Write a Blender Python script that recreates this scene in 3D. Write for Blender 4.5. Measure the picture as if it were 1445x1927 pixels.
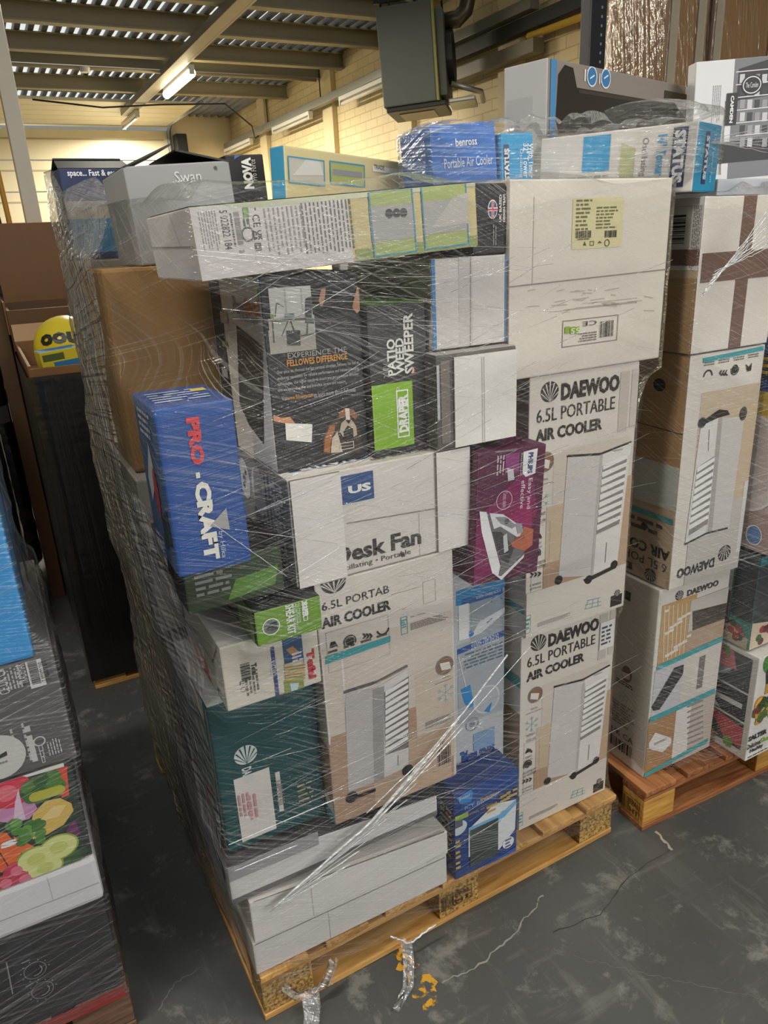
import bpy, bmesh, math, random
from mathutils import Matrix, Vector, noise as mnoise
random.seed(7)
for o in list(bpy.data.objects): bpy.data.objects.remove(o)
SC = bpy.context.scene
COL = SC.collection

# ------------------------------------------------------------------ camera
CAM_R = ((0.8824041468, -0.4679504763, -0.0488392233),
         (-0.2013040412, -0.2816811388, -0.9381537321),
         (0.4252524030, 0.8376622700, -0.3427569327))
CAM_F = 1384.76
CAM_C = Vector((-0.27020873, -1.34582788, 1.84525459))
PX, PY = 722.5, 963.5
cam = bpy.data.cameras.new('camera'); cam_o = bpy.data.objects.new('camera', cam); COL.objects.link(cam_o)
r0, r1, r2 = (Vector(r) for r in CAM_R)
cam_o.matrix_world = Matrix(((r0.x, -r1.x, -r2.x, CAM_C.x), (r0.y, -r1.y, -r2.y, CAM_C.y), (r0.z, -r1.z, -r2.z, CAM_C.z), (0, 0, 0, 1)))
cam.sensor_fit = 'VERTICAL'; cam.sensor_height = 36; cam.lens = CAM_F * 36 / 1927
cam.clip_start = 0.05
SC.camera = cam_o
# ------------------------------------------------------------------ look
SC.view_settings.view_transform = 'Standard'; SC.view_settings.look = 'None'
SC.view_settings.exposure = 0.42; SC.view_settings.gamma = 1.0
SC.view_settings.use_curve_mapping = False
SC.cycles.use_denoising = True
SC.cycles.max_bounces = 10; SC.cycles.transparent_max_bounces = 24
SC.cycles.diffuse_bounces = 4; SC.cycles.glossy_bounces = 3
SC.cycles.caustics_reflective = False; SC.cycles.caustics_refractive = False
SC.cycles.sample_clamp_indirect = 4.0
W_ = bpy.data.worlds.new('world'); SC.world = W_; W_.use_nodes = True
bg = W_.node_tree.nodes['Background']; bg.inputs[0].default_value = (0.95, 0.98, 1.0, 1); bg.inputs[1].default_value = 0.18

def area(name, loc, target, sx, sy, power, color):
    l = bpy.data.lights.new(name, 'AREA'); l.shape = 'RECTANGLE'; l.size = sx; l.size_y = sy; l.energy = power; l.color = color
    o = bpy.data.objects.new(name, l); COL.objects.link(o); o.location = loc
    o.rotation_euler = (Vector(target) - Vector(loc)).to_track_quat('-Z', 'Y').to_euler()
    return o
WARM = (1.0, 0.9, 0.74)
area('front_fill_light', (2.2, -7.0, 2.2), (0.6, 0.0, 1.0), 4.0, 3.2, 130, (0.97, 0.98, 1.0))  # unseen soft fill added behind the camera to light the front faces
for i, (x, y) in enumerate(((1.5, -2.0), (1.5, -4.2))):
    area('aisle_tube_light', (x, y, 3.95), (x - 0.1, y + 0.1, 0), 0.12, 1.5, 38, (1.0, 0.95, 0.86))
for i, (x, y) in enumerate(((2.37, 9.2), (1.0, 6.3), (2.3, 3.6), (2.4, 12.2))):
    area('hall_tube_light', (x, y, 3.8), (x, y, 0), 0.12, 1.5, (190, 170, 22, 170)[i], WARM)
area('aisle_tube_light', (-1.2, -.45, 3.9), (-1.2, -.45, 0), 1.5, .12, 60, (1.0, .95, .86))
sun = bpy.data.lights.new('sun', 'SUN'); sun.energy = 6.0; sun.angle = .5; sun_o = bpy.data.objects.new('sun', sun); COL.objects.link(sun_o); sun_o.rotation_euler = (-.35, .3, 0)

# ------------------------------------------------------------------ materials
def lin(h):
    h = h.lstrip('#'); c = [int(h[i:i+2], 16) / 255 for i in (0, 2, 4)]
    return tuple(x / 12.92 if x <= 0.04045 else ((x + 0.055) / 1.055) ** 2.4 for x in c) + (1,)
MC = {}
def newmat(name):
    m = bpy.data.materials.new(name); m.use_nodes = True
    nt = m.node_tree; b = nt.nodes['Principled BSDF']
    return m, nt, b
def N(nt, t, **kw):
    n = nt.nodes.new(t)
    for k, v in kw.items(): setattr(n, k, v)
    return n
def ink(h, rough=0.45, name=None):
    k = ('ink', h, rough)
    if k not in MC:
        m, nt, b = newmat('print_' + h.lstrip('#'))
        b.inputs['Base Color'].default_value = lin(h); b.inputs['Roughness'].default_value = rough
        MC[k] = m
    return MC[k]
def card(h, var=0.06, rough=0.55, scale=9, stretch=(1, 1, 1)):
    k = ('card', h, var, rough)
    if k not in MC:
        m, nt, b = newmat('card_' + h.lstrip('#'))
        tc = N(nt, 'ShaderNodeTexCoord'); mp = N(nt, 'ShaderNodeMapping'); mp.inputs['Scale'].default_value = stretch
        n1 = N(nt, 'ShaderNodeTexNoise'); n1.inputs['Scale'].default_value = scale; n1.inputs['Detail'].default_value = 5
        n2 = N(nt, 'ShaderNodeTexNoise'); n2.inputs['Scale'].default_value = 240
        mx = N(nt, 'ShaderNodeMix', data_type='RGBA'); c = lin(h)
        mx.inputs['A'].default_value = tuple(x * (1 - var) for x in c[:3]) + (1,)
        mx.inputs['B'].default_value = tuple(min(1, x * (1 + var)) for x in c[:3]) + (1,)
        bp = N(nt, 'ShaderNodeBump'); bp.inputs['Strength'].default_value = 0.12; bp.inputs['Distance'].default_value = 0.004
        l = nt.links.new
        l(tc.outputs['Object'], mp.inputs[0]); l(mp.outputs[0], n1.inputs[0]); l(mp.outputs[0], n2.inputs[0])
        l(n1.outputs[0], mx.inputs['Factor']); l(mx.outputs['Result'], b.inputs['Base Color'])
        l(n1.outputs[0], bp.inputs['Height']); l(bp.outputs[0], b.inputs['Normal'])
        b.inputs['Roughness'].default_value = rough
        MC[k] = m
    return MC[k]
def paint(h, rough=0.5, metal=0.0, var=0.05):
    k = ('paint', h, rough, metal)
    if k not in MC:
        m = card(h, var, rough + 0.0001, 4); m = m.copy(); m.name = 'paint_' + h.lstrip('#')
        m.node_tree.nodes['Principled BSDF'].inputs['Metallic'].default_value = metal
        MC[k] = m
    return MC[k]
def wood(h1, h2, name, axis='X'):
    k = ('wood', name, axis)
    if k in MC: return MC[k]
    m, nt, b = newmat(name + '_' + axis.lower()); l = nt.links.new
    tc = N(nt, 'ShaderNodeTexCoord'); mp = N(nt, 'ShaderNodeMapping')
    mp.inputs['Scale'].default_value = {'X': (1.6, 22, 22), 'Y': (22, 1.6, 22)}[axis]
    oi = N(nt, 'ShaderNodeObjectInfo'); vm = N(nt, 'ShaderNodeVectorMath', operation='ADD')
    mu = N(nt, 'ShaderNodeMath', operation='MULTIPLY'); mu.inputs[1].default_value = 37.0
    n1 = N(nt, 'ShaderNodeTexNoise'); n1.inputs['Scale'].default_value = 2.2; n1.inputs['Detail'].default_value = 7; n1.inputs['Distortion'].default_value = 1.2
    n3 = N(nt, 'ShaderNodeTexNoise'); n3.inputs['Scale'].default_value = 3.0; n3.inputs['Detail'].default_value = 3
    r = N(nt, 'ShaderNodeValToRGB'); r.color_ramp.elements[0].position = 0.32; r.color_ramp.elements[1].position = 0.68
    r.color_ramp.elements[0].color = lin(h2); r.color_ramp.elements[1].color = lin(h1)
    r2 = N(nt, 'ShaderNodeValToRGB'); r2.color_ramp.elements[0].position = 0.3; r2.color_ramp.elements[1].position = 0.55
    r2.color_ramp.elements[0].color = (0.5, 0.45, 0.4, 1); r2.color_ramp.elements[1].color = (1, 1, 1, 1)
    mx = N(nt, 'ShaderNodeMix', data_type='RGBA', blend_type='MULTIPLY'); mx.inputs['Factor'].default_value = 0.6
    bp = N(nt, 'ShaderNodeBump'); bp.inputs['Strength'].default_value = 0.25; bp.inputs['Distance'].default_value = 0.003
    l(oi.outputs['Random'], mu.inputs[0]); l(tc.outputs['Object'], vm.inputs[0]); l(mu.outputs[0], vm.inputs[1])
    l(vm.outputs[0], mp.inputs[0]); l(mp.outputs[0], n1.inputs[0]); l(vm.outputs[0], n3.inputs[0])
    l(n1.outputs[0], r.inputs[0]); l(n3.outputs[0], r2.inputs[0]); l(r.outputs[0], mx.inputs['A']); l(r2.outputs[0], mx.inputs['B'])
    l(mx.outputs['Result'], b.inputs['Base Color']); l(n1.outputs[0], bp.inputs['Height']); l(bp.outputs[0], b.inputs['Normal'])
    b.inputs['Roughness'].default_value = 0.7
    MC[k] = m; return m
def chip(name, a='#c9a25c', c='#6e4c22'):
    k = ('chip', name)
    if k in MC: return MC[k]
    m, nt, b = newmat(name); l = nt.links.new
    tc = N(nt, 'ShaderNodeTexCoord'); v = N(nt, 'ShaderNodeTexVoronoi'); v.inputs['Scale'].default_value = 190
    n = N(nt, 'ShaderNodeTexNoise'); n.inputs['Scale'].default_value = 120; n.inputs['Detail'].default_value = 4
    r = N(nt, 'ShaderNodeValToRGB'); r.color_ramp.elements[0].color = lin(c); r.color_ramp.elements[1].color = lin(a)
    r.color_ramp.elements[0].position = 0.35; r.color_ramp.elements[1].position = 0.6
    l(tc.outputs['Object'], v.inputs[0]); l(tc.outputs['Object'], n.inputs[0]); l(n.outputs[0], r.inputs[0]); l(r.outputs[0], b.inputs['Base Color'])
    b.inputs['Roughness'].default_value = 0.85
    MC[k] = m; return m
def emit(h, s, name):
    m, nt, b = newmat(name); b.inputs['Emission Color'].default_value = lin(h); b.inputs['Emission Strength'].default_value = s
    b.inputs['Base Color'].default_value = lin(h); return m
def film_mat(name, base, amp, tint='#e8ecee', rot=(-24, 9), rough=0.16, bump=0.5, gloss=0.05, sy=90):
    """clear stretch film: mostly see-through, milky along stretched streaks, glints put into the finest ones, with a thin gloss"""
    m = bpy.data.materials.new(name); m.use_nodes = True; nt = m.node_tree; nt.nodes.clear(); l = nt.links.new
    out = N(nt, 'ShaderNodeOutputMaterial'); tr = N(nt, 'ShaderNodeBsdfTransparent'); uv = N(nt, 'ShaderNodeUVMap')
    pb = N(nt, 'ShaderNodeBsdfPrincipled'); pb.inputs['Base Color'].default_value = lin(tint); pb.inputs['Roughness'].default_value = rough + 0.12
    gl = N(nt, 'ShaderNodeBsdfGlossy'); gl.inputs['Roughness'].default_value = rough
    mask = N(nt, 'ShaderNodeTexNoise'); mask.inputs['Scale'].default_value = 3.2; mask.inputs['Detail'].default_value = 2
    l(uv.outputs[0], mask.inputs[0])
    mr = N(nt, 'ShaderNodeMapRange'); mr.inputs['From Min'].default_value = 0.38; mr.inputs['From Max'].default_value = 0.68
    l(mask.outputs[0], mr.inputs['Value'])
    hs = []
    for k, (ang, scx, scy, lo, hi) in enumerate(((rot[0], .9, sy, 0.54, 0.86), (rot[1], .7, sy * 1.5, 0.58, 0.80), (rot[0] * 1.2, .8, sy * 3.2, 0.60, 0.70))):  # the finest streak layer paints glints as pale hairlines
        mp = N(nt, 'ShaderNodeMapping'); mp.inputs['Rotation'].default_value = (0, 0, math.radians(ang)); mp.inputs['Location'].default_value = (k * 3.7, k * 1.9, k)
        sc = N(nt, 'ShaderNodeVectorMath', operation='MULTIPLY'); sc.inputs[1].default_value = (scx, scy, 1)
        tx = N(nt, 'ShaderNodeTexNoise'); tx.inputs['Scale'].default_value = 1.0; tx.inputs['Detail'].default_value = 2; tx.inputs['Distortion'].default_value = 0.04
        rr = N(nt, 'ShaderNodeMapRange'); rr.inputs['From Min'].default_value = lo; rr.inputs['From Max'].default_value = hi
        l(uv.outputs[0], mp.inputs[0]); l(mp.outputs[0], sc.inputs[0]); l(sc.outputs[0], tx.inputs[0]); l(tx.outputs[0], rr.inputs['Value'])
        hs.append((tx, rr))
    a1 = N(nt, 'ShaderNodeMath', operation='ADD'); l(hs[0][1].outputs[0], a1.inputs[0]); l(hs[1][1].outputs[0], a1.inputs[1])
    a2 = N(nt, 'ShaderNodeMath', operation='ADD'); l(a1.outputs[0], a2.inputs[0]); l(hs[2][1].outputs[0], a2.inputs[1])
    mk = N(nt, 'ShaderNodeMath', operation='MULTIPLY_ADD'); mk.inputs[1].default_value = 0.75; mk.inputs[2].default_value = 0.25; l(mr.outputs[0], mk.inputs[0])
    a3 = N(nt, 'ShaderNodeMath', operation='MULTIPLY'); l(a2.outputs[0], a3.inputs[0]); l(mk.outputs[0], a3.inputs[1])
    al = N(nt, 'ShaderNodeMath', operation='MULTIPLY_ADD', use_clamp=True); al.inputs[1].default_value = amp; al.inputs[2].default_value = base
    l(a3.outputs[0], al.inputs[0])
    crump = N(nt, 'ShaderNodeTexNoise'); crump.inputs['Scale'].default_value = 22; crump.inputs['Detail'].default_value = 4; l(uv.outputs[0], crump.inputs[0])
    hsum = N(nt, 'ShaderNodeMath', operation='MULTIPLY_ADD'); hsum.inputs[1].default_value = 0.8; l(crump.outputs[0], hsum.inputs[0]); l(hs[0][0].outputs[0], hsum.inputs[2])
    hs2 = N(nt, 'ShaderNodeMath', operation='ADD'); l(hsum.outputs[0], hs2.inputs[0]); l(hs[1][0].outputs[0], hs2.inputs[1])
    bp = N(nt, 'ShaderNodeBump'); bp.inputs['Strength'].default_value = bump; bp.inputs['Distance'].default_value = 0.012
    l(hs2.outputs[0], bp.inputs['Height']); l(bp.outputs[0], pb.inputs['Normal']); l(bp.outputs[0], gl.inputs['Normal'])
    m1 = N(nt, 'ShaderNodeMixShader'); l(al.outputs[0], m1.inputs[0]); l(tr.outputs[0], m1.inputs[1]); l(pb.outputs[0], m1.inputs[2])
    fr = N(nt, 'ShaderNodeFresnel'); fr.inputs['IOR'].default_value = 1.35
    ga = N(nt, 'ShaderNodeMath', operation='MULTIPLY_ADD', use_clamp=True); ga.inputs[1].default_value = 0.5; ga.inputs[2].default_value = gloss; l(fr.outputs[0], ga.inputs[0])
    m2 = N(nt, 'ShaderNodeMixShader'); l(ga.outputs[0], m2.inputs[0]); l(m1.outputs[0], m2.inputs[1]); l(gl.outputs[0], m2.inputs[2])
    l(m2.outputs[0], out.inputs[0])
    return m

# ------------------------------------------------------------------ object helpers
def props(o, label=None, cat=None, group=None, kind=None):
    if label: o['label'] = label
    if cat: o['category'] = cat
    if group: o['group'] = group
    if kind: o['kind'] = kind
    return o
def thing(name, label, cat, M=None, group=None):
    o = bpy.data.objects.new(name, None); COL.objects.link(o); o.empty_display_size = 0.1
    if M is not None: o.matrix_world = M
    return props(o, label, cat, group)
def meshobj(name, verts, faces, mats, parent=None, fm=None, smooth=False, kind=None):
    me = bpy.data.meshes.new(name); me.from_pydata([tuple(v) for v in verts], [], faces)
    for m in (mats if isinstance(mats, (list, tuple)) else [mats]): me.materials.append(m)
    if fm:
        for p, i in zip(me.polygons, fm): p.material_index = i
    if smooth:
        for p in me.polygons: p.use_smooth = True
    me.update()
    o = bpy.data.objects.new(name, me); COL.objects.link(o)
    if parent: o.parent = parent
    if kind: o['kind'] = kind
    return o
def bm_to(name, bm, mats, parent=None, smooth=False, kind=None):
    me = bpy.data.meshes.new(name); bm.to_mesh(me); bm.free()
    for m in (mats if isinstance(mats, (list, tuple)) else [mats]): me.materials.append(m)
    if smooth:
        for p in me.polygons: p.use_smooth = True
    o = bpy.data.objects.new(name, me); COL.objects.link(o)
    if parent: o.parent = parent
    if kind: o['kind'] = kind
    return o
def addbox(bm, a, b, bev=0.0, M=None, mi=0):
    r = bmesh.ops.create_cube(bm, size=1.0); vs = r['verts']
    a, b = Vector(a), Vector(b)
    for v in vs:
        v.co = Vector(((a.x + b.x) / 2 + v.co.x * (b.x - a.x), (a.y + b.y) / 2 + v.co.y * (b.y - a.y), (a.z + b.z) / 2 + v.co.z * (b.z - a.z)))
    fs = set(f for v in vs for f in v.link_faces)
    if bev > 0:
        es = list(set(e for v in vs for e in v.link_edges))
        g = bmesh.ops.bevel(bm, geom=es, offset=bev, segments=2, affect='EDGES', profile=0.6)
        vs = list(set(vs_ for vs_ in g['verts']) | set(v for v in vs if v.is_valid)); fs = set(f for v in vs for f in v.link_faces)
    for f in fs: f.material_index = mi
    if M is not None:
        for v in vs: v.co = M @ v.co
    return vs
def boxobj(name, a, b, mat, parent=None, bev=0.0, kind=None):
    bm = bmesh.new(); addbox(bm, a, b, bev); return bm_to(name, bm, mat, parent, kind=kind)
def tube_pts(bm, pts, r, seg=8, mi=0, cap=True):
    pts = [Vector(p) for p in pts]; rings = []
    for i, p in enumerate(pts):
        d = (pts[min(i + 1, len(pts) - 1)] - pts[max(i - 1, 0)]).normalized()
        u = d.orthogonal().normalized() if i == 0 else (u - d * u.dot(d)).normalized()
        w = d.cross(u); rr = r[i] if isinstance(r, (list, tuple)) else r
        rings.append([bm.verts.new(p + (u * math.cos(2 * math.pi * k / seg) + w * math.sin(2 * math.pi * k / seg)) * rr) for k in range(seg)])
    for a, b in zip(rings, rings[1:]):
        for k in range(seg):
            f = bm.faces.new((a[k], a[(k + 1) % seg], b[(k + 1) % seg], b[k])); f.smooth = True; f.material_index = mi
    if cap:
        bm.faces.new(list(reversed(rings[0]))).material_index = mi; bm.faces.new(rings[-1]).material_index = mi
def tubeobj(name, pts, r, mat, parent=None, seg=8, kind=None):
    bm = bmesh.new(); tube_pts(bm, pts, r, seg); return bm_to(name, bm, mat, parent, kind=kind)
def ray(px, py):
    v = Vector(((px - PX), (py - PY), CAM_F))
    return Vector((r0.x * v.x + r1.x * v.y + r2.x * v.z, r0.y * v.x + r1.y * v.y + r2.y * v.z, r0.z * v.x + r1.z * v.y + r2.z * v.z)).normalized()
def at(px, py, axis, val):
    d = ray(px, py); t = (val - CAM_C[axis]) / d[axis]; return CAM_C + d * t

# ------------------------------------------------------------------ lettering and printed artwork
_tc = {}
def textmesh(s, bold=0.0):
    k = (s, bold)
    if k not in _tc:
        cu = bpy.data.curves.new('lettering', 'FONT'); cu.body = s; cu.size = 1; cu.resolution_u = 2; cu.offset = bold; cu.fill_mode = 'FRONT'
        ob = bpy.data.objects.new('lettering', cu); COL.objects.link(ob)
        dg = bpy.context.evaluated_depsgraph_get(); me = ob.evaluated_get(dg).to_mesh()
        vs = [(v.co.x, v.co.y) for v in me.vertices]; fs = [tuple(p.vertices) for p in me.polygons]
        ob.evaluated_get(dg).to_mesh_clear(); bpy.data.objects.remove(ob); bpy.data.curves.remove(cu)
        if vs:
            x0 = min(v[0] for v in vs); x1 = max(v[0] for v in vs); y0 = min(v[1] for v in vs); y1 = max(v[1] for v in vs)
            vs = [((x - x0) / max(1e-6, x1 - x0), (y - y0) / max(1e-6, y1 - y0)) for x, y in vs]
        _tc[k] = (vs, fs)
    return _tc[k]
class Art:
    """printed artwork on one face of a carton; points are given either as photo coordinates or as fractions of the face"""
    def __init__(s, box, face, frac=False, like=None, flip=False):
        s.b = box; s.face = face; s.O, s.U, s.V, s.w, s.h = box.faces()[face]; s.N = s.U.cross(s.V)
        s.frac = frac; s.like = like; s.flip = flip; s.vs = []; s.fs = []; s.fm = []; s.mats = []; s.midx = {}
        s.Minv = box.M.inverted(); s.k = 0; s.last = None
    def uv(s, p):
        if s.like:
            u, v = s.like.uv(p); u, v = u / s.like.w * s.w, v / s.like.h * s.h
            if s.flip: u, v = s.w - u, s.h - v
            return u, v
        if s.frac: return p[0] * s.w, p[1] * s.h
        c = s.Minv @ CAM_C; d = (s.Minv.to_3x3() @ ray(*p)); t = (s.O - c).dot(s.N) / d.dot(s.N); q = c + d * t - s.O
        return q.dot(s.U), q.dot(s.V)
    def cl(s, u, v): e = 0.0012; return min(max(u, e), s.w - e), min(max(v, e), s.h - e)
    def _add(s, pts, faces, mat, l):
        if mat.name not in s.midx: s.midx[mat.name] = len(s.mats); s.mats.append(mat)
        s.k += 1
        b0 = len(s.vs); off = 0.0006 + 0.00045 * l + 0.0000025 * (s.k % 150)
        for u, v in pts:
            u, v = s.cl(u, v); s.vs.append(s.O + s.U * u + s.V * v + s.N * off)
        for f in faces: s.fs.append(tuple(i + b0 for i in f)); s.fm.append(s.midx[mat.name])
    def M(s, c): return ink(c) if isinstance(c, str) else c
    def poly(s, pts, c, l=1): s._add([s.uv(p) for p in pts], [tuple(range(len(pts)))], s.M(c), l); return s
    def uvrect(s, a, b):
        (u0, v0), (u1, v1) = s.uv(a), s.uv(b); return min(u0, u1), min(v0, v1), max(u0, u1), max(v0, v1)
    def rect(s, a, b, c, l=1):
        u0, v0, u1, v1 = s.uvrect(a, b); s._add([(u0, v0), (u1, v0), (u1, v1), (u0, v1)], [(0, 1, 2, 3)], s.M(c), l); return s
    def frame(s, a, b, t, c, l=2):
        u0, v0, u1, v1 = s.uvrect(a, b)
        o = [(u0, v0), (u1, v0), (u1, v1), (u0, v1)]; i = [(u0 + t, v0 + t), (u1 - t, v0 + t), (u1 - t, v1 - t), (u0 + t, v1 - t)]
        s._add(o + i, [(k, (k + 1) % 4, 4 + (k + 1) % 4, 4 + k) for k in range(4)], s.M(c), l); return s
    def ell(s, c0, r, c, l=1, ry=None, n=24, a0=0, a1=360):
        u, v = s.uv(c0); ry = ry or r
        pts = [(u + r * math.cos(math.radians(a0 + (a1 - a0) * k / n)), v + ry * math.sin(math.radians(a0 + (a1 - a0) * k / n))) for k in range(n + (a1 - a0 < 360))]
        s._add(pts, [tuple(range(len(pts)))], s.M(c), l); return s
    def ring(s, c0, r, t, c, l=2, a0=0, a1=360, n=24, ry=None):
        u, v = s.uv(c0); ry = ry or r; pts = []
        for k in range(n + 1):
            a = math.radians(a0 + (a1 - a0) * k / n)
            pts += [(u + r * math.cos(a), v + ry * math.sin(a)), (u + (r - t) * math.cos(a), v + (ry - t) * math.sin(a))]
        s._add(pts, [(2 * k, 2 * k + 2, 2 * k + 3, 2 * k + 1) for k in range(n)], s.M(c), l); return s
    def seg(s, u0, v0, u1, v1, w, c, l=2):
        d = math.hypot(u1 - u0, v1 - v0) or 1e-6; nx, ny = -(v1 - v0) / d * w / 2, (u1 - u0) / d * w / 2
        s._add([(u0 - nx, v0 - ny), (u1 - nx, v1 - ny), (u1 + nx, v1 + ny), (u0 + nx, v0 + ny)], [(0, 1, 2, 3)], s.M(c), l); return s
    def line(s, a, b, w, c, l=2): return s.seg(*s.uv(a), *s.uv(b), w, c, l)
    def text(s, a, b, t, c, rot=0, bold=0.0, l=3):
        u0, v0, u1, v1 = s.uvrect(a, b); vs, fs = textmesh(t, bold)
        if s.flip: rot += 180
        rot %= 360; o = []
        for x, y in vs:
            if rot == 90: x, y = 1 - y, x
            elif rot == 270: x, y = y, 1 - x
            elif rot == 180: x, y = 1 - x, 1 - y
            o.append((u0 + x * (u1 - u0), v0 + y * (v1 - v0)))
        s._add(o, fs, s.M(c), l); return s
    def lines(s, a, b, n, c, rot=0, fill=0.5, l=2, seed=1, ragged=0.25):
        """n rows of small print, too small to read: rows of word-length dashes"""
        rnd = random.Random(seed); u0, v0, u1, v1 = s.uvrect(a, b)
        for k in range(n):
            if rot in (0, 180): L = u1 - u0; p = v1 - (k + 0.5) * (v1 - v0) / n; th = (v1 - v0) / n * fill
            else: L = v1 - v0; p = u0 + (k + 0.5) * (u1 - u0) / n; th = (u1 - u0) / n * fill
            x = 0; end = L * (1 - rnd.random() * ragged)
            while x < end:
                w = min(rnd.uniform(1.2, 4.5) * th * 1.4, end - x)
                if rot == 0: q = (u0 + x, p, u0 + x + w, p)
                elif rot == 180: q = (u1 - x, p, u1 - x - w, p)
                elif rot == 90: q = (p, v0 + x, p, v0 + x + w)
                else: q = (p, v1 - x, p, v1 - x - w)
                s.seg(*q, th, c, l); x += w + th * 0.9
        return s
    def barcode(s, a, b, horiz=True, c='#1c1b1b', l=3, seed=3, n=30):
        rnd = random.Random(seed); u0, v0, u1, v1 = s.uvrect(a, b); t = 0; L = (u1 - u0) if horiz else (v1 - v0); un = L / (n * 3.2)
        while t < L - un:
            w = un * rnd.choice((1, 1, 2, 3)); w = min(w, L - t)
            if horiz: s.seg(u0 + t + w / 2, v0, u0 + t + w / 2, v1, w, c, l)
            else: s.seg(u0, v0 + t + w / 2, u1, v0 + t + w / 2, w, c, l)
            t += w + un * rnd.choice((1, 1, 2))
        return s
    def shell(s, c0, r, c='#2b2a2b', bgc='#e4dfd8', l=2, up=1):
        """round emblem of rays fanning up from the foot"""
        if s.flip: up = -up
        u, v = s.uv(c0); pts = [(u + r * math.cos(k * math.pi / 14), v + r * 0.92 * math.sin(k * math.pi / 14)) for k in range(28)]
        s._add(pts, [tuple(range(28))], s.M(c), l); bv = v - up * r * 0.98
        for k in range(-3, 4):
            a = math.radians(90 + k * 17); e = r * (1.95 - abs(k) * 0.17); ex, ey = u + e * math.cos(a) * 0.9, bv + up * e * math.sin(a)
            w = r * 0.16; b0 = (u + k * r * 0.05, bv)
            s._add([b0, (ex - w / 2, ey), (ex + w / 2, ey)], [(0, 1, 2)], s.M(bgc), l + 1)
        return s
    def snow(s, c0, r, c='#6fb3b6', w=0.0012, l=2):
        u, v = s.uv(c0)
        for k in range(6):
            a = math.radians(60 * k + 30); s.seg(u, v, u + r * math.cos(a), v + r * math.sin(a), w, c, l)
            mx, my = u + r * 0.6 * math.cos(a), v + r * 0.6 * math.sin(a)
            for d in (-35, 35): s.seg(mx, my, mx + r * 0.35 * math.cos(a + math.radians(d)), my + r * 0.35 * math.sin(a + math.radians(d)), w, c, l)
        return s
    def done(s, name='printed_artwork', label=None):
        if not s.vs: return
        o = meshobj(name, s.vs, s.fs, s.mats, s.b.root, s.fm)
        if label: o['label'] = label
        return o
BOXES = []
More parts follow.
